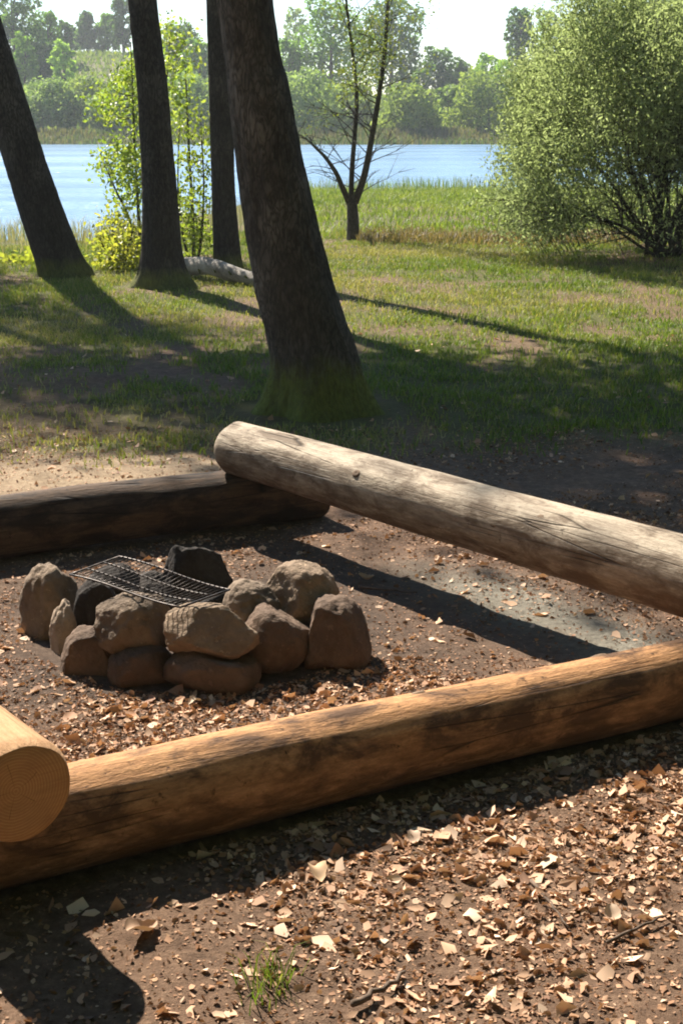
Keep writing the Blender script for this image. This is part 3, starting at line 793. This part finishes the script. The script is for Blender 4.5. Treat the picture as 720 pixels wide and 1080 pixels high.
big_tree('broadleaf_tree', 'thick leaning trunk with mossy flared roots just behind the pale log', 8.04,
         [(432, 292, 376), (380, 290, 371), (300, 268, 350), (200, 252, 327), (100, 240, 307), (0, 228, 288)], BARK_BIG, 15.0, .16, 3, .60,
         [(PI + .15, 1.05), (-.30, 1.15), (-1.75, .75), (1.3, .6), (-1.05, .5), (2.4, .6)], 9.0, 11, 2.6, 4000)
big_tree('broadleaf_tree', 'strongly leaning dark trunk, leftmost of the trunks before the lake', 14.84,
         [(293, 48, 97), (235, 25, 71), (160, 2, 45), (75, -24, 18), (0, -45, -5)], BARK_MID, 7.7, .2, 5, .35,
         [(PI, .5), (0, .6), (-1.5, .4)], 4.8, 12, 2.4, 10000, leafsize=.12, spread=.4)
big_tree('broadleaf_tree', 'dark trunk with a flared foot between the leftmost trunk and the slim one', 13.85,
         [(304, 145, 200), (262, 150, 192), (200, 150, 187), (150, 148, 182), (100, 145, 178), (50, 140, 172), (0, 135, 166)], BARK_MID, 10.0, .2, 6, .55,
         [(PI, .75), (-.2, .9), (-1.2, .6)], 4.4, 14, 2.5, 17000, leafsize=.12, spread=.42)
t4 = at(241, 287)
big_tree('broadleaf_tree', 'slim dark trunk half hidden behind the left side of the thick leaning trunk', t4.y,
         [(287, 226, 257), (200, 223, 248), (100, 220, 246), (0, 217, 242)], BARK_MID, 10.0, .25, 8, .25, [(PI, .4), (0, .4)], 7.2, 9, 1.6, 2200)
# trees standing left of the picture: their crowns shade the lawn
def shade_tree(label, x, y, height, lo, nb, blen, nleaf, seed, r=.17, spread=.34):
    root = thing('broadleaf_tree', label, 'tree', (x, y, gz(x, y)))
    P = [Vector((0, 0, -.1)), Vector((.05, 0, height * .3)), Vector((-.1, .1, height * .6)), Vector((.1, .05, height))]
    path, rad = smooth_path(P, [r * 1.2, r, r * .6, .02], 12)
    b = Buf(); b.add(*tube(path, rad, 20)); b.obj('trunk', BARK_MID, root)
    lb = Buf(); tips = limbs(lb, None, height, 0, nb, blen, seed, lo / height, path, rad); lb.obj('limbs', BARK_MID, root)
    v_, q, c = leafy([tuple(t) for t in tips], nleaf, spread, .11, [(.09, .135, .03), (.12, .165, .035), (.15, .19, .045)], seed + 3)
    mesh_obj('crown', v_, q, CROWN_MAT, root, tint=c, smooth=False)
    return root
shade_tree('tall tree outside the picture at the left near the reeds', -7.4, 19.6, 11.5, 4.6, 14, 2.6, 15000, 31)
shade_tree('tree outside the picture at the left whose crown dapples the lawn', -7.6, 15.6, 8.2, 4.2, 12, 2.0, 8000, 37)

# young two-stemmed tree
Ys = 19.4
ty = thing('young_tree', 'slender two-stemmed young tree with bare lower twigs in front of the lake', 'tree', (at(372, 252).x, Ys, gz(.14, Ys)))
o0 = ty.location.copy()
def pxpath(L, Y): return [at_depth(px, py, Y + dy) for (px, py, dy) in L]
def stem_tube(buf, L, Y, r0, r1, sub=6, seg=8, o0=o0):
    P = pxpath(L, Y); n = len(P); pa, ra = smooth_path(P, [r0 + (r1 - r0) * i / (n - 1) for i in range(n)], sub)
    pa = [p - o0 for p in pa]; buf.add(*tube(pa, ra, seg)); return pa, ra
b = Buf()
p_base, _ = stem_tube(b, [(372, 256, 0), (372, 235, 0), (371, 212, 0)], Ys, .088, .066, 6, 14)
s1, r1 = stem_tube(b, [(370, 216, 0), (371, 180, 0), (374, 140, .05), (376, 100, .1), (371, 50, .1), (365, 0, .1), (362, -60, .1), (360, -110, .1)], Ys, .038, .007, 8, 10)
s2, r2 = stem_tube(b, [(374, 214, 0), (384, 185, -.05), (391, 150, -.1), (398, 110, -.1), (405, 60, -.1), (409, 0, -.1), (412, -60, -.1), (413, -120, -.1)], Ys, .050, .008, 8, 10)
s3, r3 = stem_tube(b, [(369, 216, 0), (361, 198, -.1), (354, 182, -.15), (343, 166, -.2), (333, 156, -.2), (322, 146, -.2), (312, 140, -.25)], Ys, .042, .004, 6, 8)
b.obj('trunk', BARK_YOUNG, ty)
lb = Buf(); tips = []; rnd = random.Random(4)
for path, rad, zs, cnt, L in ((s1, r1, .05, 30, .75), (s2, r2, .05, 36, .85), (s3, r3, .2, 12, .4)):
    for i in range(cnt):
        t = zs + (1 - zs) * (i + rnd.random()) / cnt; j = min(len(path) - 1, int(t * (len(path) - 1))); p = path[j]
        a = rnd.uniform(0, 6.28); d = Vector((math.cos(a), math.sin(a) * .8, rnd.uniform(.1, .9))).normalized(); q = p.copy(); pts = [q.copy()]
        l = L * rnd.uniform(.5, 1.1) * (1.1 - .5 * t)
        for s in range(5):
            d = (d + Vector((rnd.gauss(0, .12), rnd.gauss(0, .12), rnd.gauss(.04, .1)))).normalized(); q = q + d * l / 5; pts.append(q.copy())
        lb.add(*tube(pts, [.0075 - .0012 * k for k in range(6)], 5))
        for s in (2, 3, 4):
            e = (d + Vector((rnd.gauss(0, .6), rnd.gauss(0, .6), rnd.gauss(0, .4)))).normalized(); lb.add(*tube([pts[s], pts[s] + e * l * .22, pts[s] + e * l * .4], [.004, .003, .002], 4))
            if (p.z + ty.location.z) > 1.35: tips.append(tuple(pts[s] + e * l * .4)); tips.append(tuple(pts[s] + e * l * .2))
lb.obj('twigs', BARK_YOUNG, ty)
tips = [t for t in tips if t[2] + ty.location.z > 1.75 or rnd.random() < .12]
v_, q, c = leafy(tips, 5200, .14, .033, [(.15, .20, .05), (.19, .24, .06), (.22, .26, .08)], 77, .6)
mesh_obj('crown', v_, q, CROWN_MAT, ty, tint=c, smooth=False)

# bright green saplings behind the trunks at the left
YOUNG_LEAF = mat_foliage('young_bright_leaf', .55, .45, tcol=(1.25, 1.3, .5))
def sapling(name, label, Y, stems, leaf_boxes, nleaf, seed, pal, size=.075, cat='sapling', spread=.09):
    bx = stems[0][0]; p0 = at_depth(bx[0], bx[1], Y); root = thing(name, label, cat, (p0.x, Y, gz(p0.x, Y))); oo = root.location.copy()
    b = Buf(); rnd = random.Random(seed); paths = []
    for st in stems:
        P = [at_depth(px, py, Y + rnd.uniform(-.12, .12)) - oo for px, py in st]; P[0].z = min(P[0].z, -.03)
        P[0] = Vector((0, 0, -.04))
        pa, ra = smooth_path(P, [.022 * (1 - .8 * i / (len(P) - 1)) for i in range(len(P))], 5); b.add(*tube(pa, ra, 7)); paths += pa
    tips = []
    for (x0, y0, x1, y1, n) in leaf_boxes:
        for _ in range(n):
            # sprays inside an ellipse, each on a twig
            while True:
                u, w = rnd.uniform(-1, 1), rnd.uniform(-1, 1)
                if u * u + w * w < 1: break
            q = at_depth((x0 + x1) / 2 + u * (x1 - x0) / 2, (y0 + y1) / 2 + w * (y1 - y0) / 2, Y + rnd.gauss(0, .28)) - oo
            tips.append(tuple(q))
            # the twig leaves the nearest stem below the spray
            a0 = min(paths, key=lambda p: (p - q).length + (.25 if p.z > q.z else 0)); m_ = a0.lerp(q, .55) + Vector((0, 0, -.03))
            b.add(*tube([a0, m_, q], [.0035, .0024, .0013], 4))
    b.obj('stems', BARK_YOUNG, root)
    v_, q, c = leafy(tips, nleaf, spread, size, pal, seed + 1, .6, .35)
    mesh_obj('foliage', v_, q, YOUNG_LEAF, root, tint=c, smooth=False)
    return root
PAL_Y = [(.22, .29, .07), (.27, .33, .09), (.18, .25, .06), (.32, .36, .13)]
sapling('sapling', 'bright yellow-green sapling seen to the left and right behind the flared trunk', 16.2,
        [[(150, 285), (146, 220), (142, 150), (140, 90), (138, 45)], [(150, 280), (136, 230), (122, 200), (106, 162)], [(150, 285), (154, 240), (165, 150), (176, 80), (180, 30)]],
        [(112, 60, 165, 225, 60), (105, 88, 130, 125, 9), (104, 160, 126, 196, 6), (160, 25, 205, 130, 34), (118, 150, 152, 215, 24)], 4300, 61, PAL_Y, .045)
sapling('sapling', 'thin dark-stemmed sapling with sparse leaves between the flared trunk and the slim trunk', 16.9,
        [[(205, 282), (203, 220), (199, 150), (197, 100), (195, 60)], [(205, 283), (196, 262), (188, 200), (190, 120)], [(205, 283), (211, 262), (215, 200), (212, 130)]],
        [(182, 110, 222, 275, 60)], 1700, 67, [(.17, .22, .05), (.20, .25, .055), (.24, .28, .07)], .048)
sapling('shrub', 'low yellow-green shrub in the grass beside the foot of the flared trunk', 15.6,
        [[(128, 290), (124, 262), (118, 240)], [(128, 291), (136, 260), (142, 236)], [(128, 291), (114, 270), (106, 252)]],
        [(100, 226, 156, 292, 60), (96, 270, 160, 300, 22)], 1900, 71, [(.33, .33, .08), (.38, .36, .10), (.27, .30, .07)], .05, 'shrub', .08)
sapling('shrub', 'small low green plant in the grass left of the leftmost trunk', 16.0,
        [[(14, 292), (12, 280), (10, 272)], [(14, 293), (22, 280), (26, 274)]], [(-6, 268, 44, 292, 26)], 420, 73, [(.24, .27, .06), (.30, .31, .08)], .06, 'shrub', .07)

# pale fallen log behind the trunks
fl0 = at(196, 281, .10); fl1 = at(268, 291, .09); fl1 = fl1 + (fl1 - fl0) * .5
fl = thing('fallen_log', 'pale peeling fallen log lying behind the thick trunk by the saplings', 'log', fl0)
d = (fl1 - fl0); n = 60
P = [d * (i / n) + Vector((0, 0, .03 * math.sin(i * .12))) for i in range(n + 1)]
v_, f_ = tube(P, [.085 - .02 * i / n for i in range(n + 1)], 28, lambda i, a, p, dd: 1 + .12 * mnoise.noise(p * 5 + dd * 1.2) + .06 * mnoise.noise(p * 16 + dd * 3))
W_gray = mat_stone('peeled_gray_wood', (.20, .175, .145), (.44, .40, .345), .0, 24)
mesh_obj('log_body', v_, f_, W_gray, fl)
bb = Buf()
for k in range(4):
    q = P[6 + k * 9]; bb.add(*tube([q, q + Vector((.03, -.10, .02)), q + Vector((.06, -.2, -.05 + .02 * k))], [.02, .014, .008], 7))
bb.obj('broken_branch', BARK_MID, fl)

# ------------------------------------------------------------------ big willow bush at the right
Yw = 16.8
wb = thing('willow_bush', 'large rounded pale green willow bush with many dark stems at the right', 'bush', (at(692, 270).x, Yw, gz(3.43, Yw))); oo = wb.location.copy()
b = Buf(); rnd = random.Random(9); tips = []; sub = []
for i in range(26):
    a = i * 2.399 + rnd.uniform(-.3, .3); el = rnd.choice([.45, .62, .8, 1.0, 1.2, 1.35, 1.5]) + rnd.uniform(-.08, .08)
    d = Vector((math.cos(a) * math.cos(el), math.sin(a) * math.cos(el), math.sin(el)))
    L = (1.6 + .95 * math.sin(el) ** 2) * rnd.uniform(.85, 1.05)
    q = Vector((rnd.gauss(0, .12), rnd.gauss(0, .12), -.03)); pts = [q.copy()]
    droop = .10 if el < .9 else .02
    for s in range(10):
        d = (d + Vector((rnd.gauss(0, .07), rnd.gauss(0, .07), rnd.gauss(.02 if s < 4 else -droop, .05)))).normalized(); q = q + d * L / 10; pts.append(q.copy())
    r0 = rnd.uniform(.014, .036); rr = [r0 * (1 - .85 * k / 10) for k in range(11)]
    b.add(*tube(pts, rr, 7))
    for s in range(3, 11):
        for _ in range(3 if s < 7 else 4):
            e = (d * .7 + Vector((rnd.gauss(0, .75), rnd.gauss(0, .75), rnd.gauss(.25, .5)))).normalized(); tl = rnd.uniform(.25, .75)
            m_ = pts[s] + e * tl * .5; t_ = pts[s] + e * tl + Vector((0, 0, -.05 * tl))
            b.add(*tube([pts[s], m_, t_], [rr[s] * .35 + .003, .004, .002], 4)); tips += [m_.lerp(t_, .3), t_, m_.lerp(t_, .65)]
            for _2 in range(2):
                e2 = (e + Vector((rnd.gauss(0, .7), rnd.gauss(0, .7), rnd.gauss(0, .5)))).normalized(); t2 = m_ + e2 * tl * .55
                b.add(*tube([m_, t2], [.0035, .0015], 3)); tips += [t2, m_.lerp(t2, .6)]
for _ in range(3400):
    # drooping twig sprays that close the outer shell of the dome
    u = Vector((rnd.gauss(0, 1), rnd.gauss(0, 1), rnd.gauss(0, 1))).normalized()
    if u.z < -.38: continue
    c0 = Vector((u.x * 1.78, u.y * 1.8, .95 + u.z * 1.88)); bulge = 1 + .20 * mnoise.noise(u * 2.4 + Vector((3, 1, 7))) + .05 * mnoise.noise(u * 6)
    c1 = Vector((c0.x * bulge, c0.y * bulge, 0.95 + (c0.z - .95) * bulge)) * rnd.choice([1.05, 1, .95, .88, .8, .68])
    if c1.z < .1: continue
    if c1.z < .9 and rnd.random() < .12: continue
    if c1.z < 1.25 and c1.x > -1.0 and c1.y < .6 and rnd.random() < .8: continue
    dd = Vector((u.x * .12, u.y * .12, .16)); b.add(*tube([c1 - dd * 1.6, c1 - dd * .5, c1 + dd * .4], [.0035, .0025, .0015], 3))
    tips += [c1, c1 + dd * .5, c1 - dd * .6]
tips = [t for t in tips if t.z > .02]
b.obj('stems', mat_bark('willow_bark', (.035, .03, .022), (.10, .085, .06), 0, .4, 30), wb)
tp = np.array([tuple(t) for t in tips])
wgt = np.clip(np.linalg.norm(tp * np.array([1, 1, .75]), axis=1) / 2.2, .12, 1) ** 1.6 * np.where(tp[:, 2] < .8, .55, 1.0); wgt /= wgt.sum()
r_ = np.random.default_rng(12); n = 175000
kk = r_.choice(len(tp), n, p=wgt); Pn = tp[kk] + r_.normal(size=(n, 3)) * .085; k_ = Pn[:, 2] > .0; Pn = Pn[k_]; kk = kk[k_]; n = len(Pn)
v_, q, k = leaf_mesh(Pn, .047, .34, .3, .25, 14)
pal = np.array([(.24, .285, .135), (.28, .325, .165), (.32, .36, .195), (.21, .25, .115)]); cl = r_.integers(0, 4, len(tp))
c = pal[np.where(r_.random(n) < .5, cl[kk], r_.integers(0, 4, n))] * r_.uniform(.8, 1.2, (n, 1))
mesh_obj('foliage', v_, q, mat_foliage('willow_leaf', .6, .8, spec=.08, tcol=(1.1, 1.15, .8)), wb, tint=np.repeat(c, k, 0), smooth=False)

# ------------------------------------------------------------------ far shore trees and shrubs
FAR_MAT = mat_foliage('far_leaf', .5, .7, spec=.15, tcol=(1.2, 1.2, .65))
BARK_FAR = mat_bark('far_bark', (.06, .05, .04), (.14, .12, .10), 0, .3, 4)
PALS = {k: [tuple(c * f_ for c, f_ in zip(t, (1.75, 2.15, 1.35))) for t in v] for k, v in {'dark': [(.040, .065, .022), (.055, .082, .028), (.070, .10, .032)], 'mid': [(.07, .105, .028), (.09, .13, .034), (.11, .15, .04)],
        'light': [(.12, .165, .042), (.15, .195, .05), (.17, .21, .065)], 'gray': [(.10, .12, .062), (.125, .145, .075), (.15, .165, .09)],
        'olive': [(.115, .125, .05), (.145, .15, .06), (.09, .105, .042)], 'blue': [(.045, .07, .036), (.06, .085, .042), (.075, .10, .05)]}.items()}
def far_tree(label, px, ytop, wpx, D, kind, pal, seed, n=1500, name='broadleaf_tree', cat='tree', trunk_frac=.16, group='trees beyond the lake', dens=1.0):
    d0 = at_depth(px, 118, D); z0 = gz(d0.x, D)
    return clump_tree(label, d0.x, D, at_depth(px, ytop, D).z - z0, wpx / FPX * D / 2, kind, pal, seed, n, name, cat, trunk_frac, group, dens, .0024 * D)
def clump_tree(label, x, D, Ht, R, kind, pal, seed, n, name='broadleaf_tree', cat='tree', trunk_frac=.16, group=None, dens=1.0, card=.4):
    z0 = gz(x, D)
    root = thing(name, label, cat, (x, D, z0), group); r_ = np.random.default_rng(seed); rnd = random.Random(seed)
    nb = max(10, int(26 * dens * (1 if kind != 'shrub' else .8)))
    C = []; RB = []
    lo = Ht * (trunk_frac if kind != 'shrub' else .0)
    for i in range(nb):
        t = (i + rnd.random()) / nb
        if kind == 'cone': pr = (1 - t) ** .75 * .95 + .08
        elif kind == 'oval': pr = math.sin(PI * min(1, .12 + .80 * t)) ** .7
        elif kind == 'shrub': pr = math.sqrt(max(0, 1 - (t * .98) ** 2)) * (.92 + .08 * t)
        else: pr = math.sin(PI * min(1, .2 + .72 * t)) ** .55
        a = i * 2.399 + rnd.uniform(-.4, .4); rad = R * pr * rnd.uniform(.35, .86)
        C.append((math.cos(a) * rad, math.sin(a) * rad, lo + (Ht - lo) * t * .96)); RB.append(R * (.20 + .18 * pr) * rnd.uniform(.7, 1.2))
    C = np.array(C); RB = np.array(RB); wt = RB ** 2 / np.sum(RB ** 2)
    k = r_.choice(nb, n, p=wt); u = r_.normal(size=(n, 3)); u /= np.linalg.norm(u, axis=1)[:, None]
    P = C[k] + u * (RB[k] * (.55 + .5 * r_.random(n)))[:, None] * np.array([1, 1, .8])
    P[:, 2] = np.clip(P[:, 2], .05, None)
    v_, q, kk = card_mesh(P, card, .7, seed + 1, .5)
    pl = np.array(PALS[pal]); cl = r_.integers(0, len(pl), nb); c = pl[np.where(r_.random(n) < .65, cl[k], r_.integers(0, len(pl), n))] * r_.uniform(.8, 1.2, (n, 1))
    b = Buf(); b.add(*tube([(0, 0, -.3), (rnd.uniform(-.1, .1), 0, Ht * .4), (rnd.uniform(-.2, .2), 0, Ht * .86)], [.02 * Ht + .04, .014 * Ht + .03, .03], 8))
    for i in range(0, nb, 3):
        c0 = Vector(C[i]); zb = max(.1, c0.z - R * .5); b.add(*tube([(0, 0, zb), tuple(c0 * .6 + Vector((0, 0, zb * .4))), tuple(c0)], [.008 * Ht + .02, .006 * Ht + .015, .02], 5))
    b.obj('trunk' if kind != 'shrub' else 'stems', BARK_FAR, root)
    mesh_obj('crown' if kind != 'shrub' else 'foliage', v_, q, FAR_MAT, root, tint=np.repeat(c, kk, 0), smooth=False)
    return root
FT = [
 # label, px, ytop, width, D, kind, palette, n
 ('tall dark tree at the far left on the hill, reaching out of the picture', 20, -22, 62, 150, 'oval', 'dark', 3000),
 ('lighter pointed tree standing in front of the tall dark tree at the far left', 29, 34, 34, 142, 'oval', 'mid', 1300),
 ('mid-green tree behind and right of the tall dark far-left tree', 55, 10, 36, 160, 'round', 'mid', 1400),
 ('dark tree filling the low gap beside the far-left pointed tree', 48, 40, 34, 146, 'round', 'blue', 1400),
 ('small bright green tree at the left edge of the hillside meadow', 69, 42, 28, 138, 'oval', 'light', 1100),
 ('thin dark tree peeping up behind the small bright tree by the meadow', 72, 22, 24, 170, 'oval', 'blue', 900),
 ('dark conical tree on the crest above the hillside meadow', 95, 11, 34, 195, 'cone', 'blue', 1500),
 ('loose mid-green tree right of the conical tree on the crest', 117, 14, 26, 195, 'round', 'mid', 1100),
 ('tall tree at the right end of the meadow crest beside the flared trunk', 133, -14, 30, 185, 'oval', 'dark', 1600),
 ('bluish tree seen between the flared trunk and the slim trunk', 192, 24, 46, 165, 'round', 'blue', 1700),
 ('smaller green tree right under the bluish tree between the two trunks', 212, 42, 40, 150, 'round', 'mid', 1500),
 ('faint tall tree just right of the thick leaning trunk against the sky', 312, 6, 34, 215, 'oval', 'gray', 700),
 ('mid-green tree right of the thick trunk below the faint tall tree', 306, 42, 44, 150, 'round', 'mid', 1700),
 ('broad tree behind the left stem of the two-stemmed young tree', 350, 0, 78, 150, 'round', 'mid', 3600),
 ('broad dark tree behind the right stem of the two-stemmed young tree', 412, -4, 84, 158, 'round', 'dark', 4000),
 ('low dark tree next right of the broad dark tree', 462, 50, 48, 150, 'round', 'blue', 2000),
 ('small dark-green tree in the dip of the treeline under the open sky', 486, 62, 34, 152, 'round', 'dark', 1300),
 ('light green tree at the left foot of the tall narrow tree', 512, 56, 34, 146, 'round', 'light', 1300),
 ('tall narrow dark tree rising left of the willow bush', 546, 5, 44, 155, 'oval', 'dark', 2600),
 ('small bright tree in front of the tall narrow dark tree', 532, 62, 34, 140, 'oval', 'light', 1200),
 ('loose tree just right of the tall narrow dark tree', 574, 8, 36, 165, 'round', 'mid', 1000),
 ('tree mostly hidden behind the left half of the willow bush', 606, 20, 52, 160, 'round', 'mid', 1700),
 ('tree hidden behind the middle of the willow bush', 655, 4, 60, 158, 'round', 'dark', 1900),
 ('tree hidden behind the right edge of the willow bush', 712, 10, 60, 155, 'round', 'mid', 1900),
 ('dark tree hidden behind the thick leaning trunk', 262, 20, 56, 155, 'round', 'dark', 1800),
 ('pale tree hidden behind the flared trunk across the lake', 160, 40, 44, 150, 'round', 'light', 1300),
 ('low far tree beyond the left frame edge across the lake', -18, 10, 50, 152, 'round', 'mid', 1600),
 ('broad dark tree across the lake, nearest outside the left picture edge', -70, 0, 80, 160, 'round', 'dark', 1800),
 ('light tree on the hill outside the left picture edge', -140, 20, 60, 165, 'oval', 'light', 1200),
 ('wide tree on the hill crest far outside the left picture edge', -230, 8, 100, 190, 'round', 'mid', 1800),
 ('dark tree on the hill farthest outside the left picture edge', -340, 4, 110, 180, 'round', 'blue', 1800),
 ('dark tree across the lake, nearest outside the right picture edge', 790, 6, 80, 158, 'round', 'dark', 1700),
 ('mid-green tree across the lake far outside the right picture edge', 890, 12, 90, 160, 'round', 'mid', 1700)]
for i, (lab, px, yt, w, D, kd, pl, n) in enumerate(FT): far_tree(lab, px, yt, w, D, kd, pl, 200 + i, int(n * 1.5))
FS = [
 ('gray-green shrub on the far shore at the left picture edge', 12, 96, 60, 118, 'gray', 1500),
 ('gray-green shrub on the far shore right of the leftmost trunk', 52, 92, 64, 120, 'gray', 1700),
 ('olive shrub below the hillside meadow on the far shore', 90, 88, 56, 121, 'olive', 1600),
 ('gray shrub left of the flared trunk on the far shore', 126, 92, 50, 118, 'gray', 1400),
 ('gray shrub on the far shore between the flared trunk and the slim trunk', 200, 84, 66, 119, 'gray', 1700),
 ('shrub on the far shore hidden behind the thick trunk', 262, 90, 60, 119, 'olive', 1300),
 ('pale-topped shrub on the far shore right of the thick trunk', 326, 82, 66, 118, 'gray', 2000),
 ('darker shrub on the far shore behind the two-stemmed young tree', 372, 92, 50, 122, 'olive', 1500),
 ('round domed shrub on the far shore right of the young tree', 432, 97, 62, 116, 'olive', 2000),
 ('small dark shrub next right of the round domed shrub', 474, 96, 38, 121, 'gray', 1100),
 ('large sloping shrub on the far shore left of the willow bush', 516, 80, 70, 118, 'olive', 2200),
 ('shrub on the far shore behind the left edge of the willow bush', 566, 72, 70, 121, 'gray', 1700),
 ('shrub on the far shore behind the willow stems', 640, 84, 80, 120, 'gray', 1500),
 ('shrub on the far shore at the right picture edge', 712, 84, 70, 120, 'olive', 1500),
 ('gray-green shrub on the far shore just outside the left picture edge', -50, 94, 70, 119, 'gray', 900),
 ('olive shrub on the far shore well outside the left picture edge', -130, 90, 90, 120, 'olive', 1000),
 ('olive shrub on the far shore farthest outside the left picture edge', -240, 92, 110, 121, 'olive', 1000),
 ('gray shrub on the far shore outside the right picture edge', 800, 88, 90, 120, 'gray', 1000)]
for i, (lab, px, yt, w, D, pl, n) in enumerate(FS): far_tree(lab, px, yt - 6, w * 1.38, D - 3, 'shrub', pl, 300 + i, int(n * 2.7), 'shore_shrub', 'shrub', group='shrubs along the far shore')

# ------------------------------------------------------------------ trees added out of view behind and beside the camera to block sky light
for i, (x, y, h, r, lab) in enumerate([(-6.4, -3.5, 13, 3.6, 'wide dark sky-blocking tree added unseen behind the picture at the left'), (-2.4, -5.2, 15, 4.4, 'tall dark sky-blocking tree added unseen straight behind the orange log'),
        (2.6, -4.6, 15, 4.4, 'dark sky-blocking tree added unseen behind the picture, second from its right'), (7.2, -4.0, 13, 3.6, 'dark sky-blocking tree added unseen behind the picture at the right'),
        (6.6, 1.2, 13, 3.6, 'dark sky-blocking tree added beside the fire ring outside the picture at the right'), (7.4, 6.2, 12, 3.3, 'sky-blocking tree added beside the lawn outside the picture at the right'),
        (-6.6, 1.4, 11, 3.4, 'dark sky-blocking tree added beside the fire ring outside the picture at the left')]):
    clump_tree(lab, x, y, h, r, 'round', 'dark', 500 + i, 6500, trunk_frac=.06, card=.5, group='unseen trees added to block sky light')

# ------------------------------------------------------------------ haze over the lake
hz, nt, out = new_mat('haze_air')
pv = nt.nodes.new('ShaderNodeVolumePrincipled'); pv.inputs['Density'].default_value = .0005; pv.inputs['Color'].default_value = (.93, .96, 1, 1); pv.inputs['Anisotropy'].default_value = .25
nt.links.new(pv.outputs[0], out.inputs['Volume'])
X0, X1, Y0, Y1, Z0, Z1 = -236, 236, -16, 296, -3.2, 32
hv = [(x, y, z) for z in (Z0, Z1) for y in (Y0, Y1) for x in (X0, X1)]
haze = mesh_obj('haze', hv, [(0, 2, 3, 1), (4, 5, 7, 6), (0, 1, 5, 4), (2, 6, 7, 3), (0, 4, 6, 2), (1, 3, 7, 5)], hz, smooth=False)
tag(haze, 'thin pale haze in the air over the lake', 'haze', kind='stuff')

# ------------------------------------------------------------------ light
ELEV = math.radians(41.5); HEAD = Vector((.5, -.866, 0)).normalized()
sun = bpy.data.lights.new('sun', 'SUN'); sun.energy = 5.0; sun.angle = math.radians(.53); sun.color = (1, .93, .82)
so = bpy.data.objects.new('sun', sun); COL.objects.link(so)
Ld = Vector((HEAD.x * math.cos(ELEV), HEAD.y * math.cos(ELEV), -math.sin(ELEV)))
so.rotation_euler = Ld.to_track_quat('-Z', 'Y').to_euler(); so.location = (-10, 20, 25)
w = bpy.data.worlds.new('World'); scene.world = w; w.use_nodes = True; nt = w.node_tree
bg = nt.nodes['Background']; sky = nt.nodes.new('ShaderNodeTexSky'); sky.sky_type = 'NISHITA'; sky.sun_disc = False
sky.sun_elevation = ELEV; sky.sun_rotation = math.atan2(-HEAD.x, -HEAD.y); sky.air_density = 1.0; sky.dust_density = .05; sky.ozone_density = 4.0
nt.links.new(sky.outputs[0], bg.inputs['Color']); bg.inputs['Strength'].default_value = .06

# ------------------------------------------------------------------ camera, view
cam = bpy.data.cameras.new('camera'); co = bpy.data.objects.new('camera', cam); COL.objects.link(co)
cam.sensor_fit = 'VERTICAL'; cam.sensor_height = 36; cam.lens = 36 * FPX / 1080; cam.clip_end = 1000; cam.clip_start = .05
co.location = (0, 0, CAM_H); co.rotation_euler = (PI / 2 - PITCH, 0, 0)
scene.camera = co
vs_ = scene.view_settings; vs_.view_transform = 'Standard'; vs_.look = 'None'; vs_.gamma = 1; vs_.use_curve_mapping = False; vs_.exposure = 1.52
scene.render.engine = 'CYCLES'
scene.cycles.use_denoising = True; scene.cycles.filter_width = 1.9; scene.render.filter_size = 1.9
scene.cycles.max_bounces = 8; scene.cycles.transparent_max_bounces = 4; scene.cycles.volume_bounces = 1
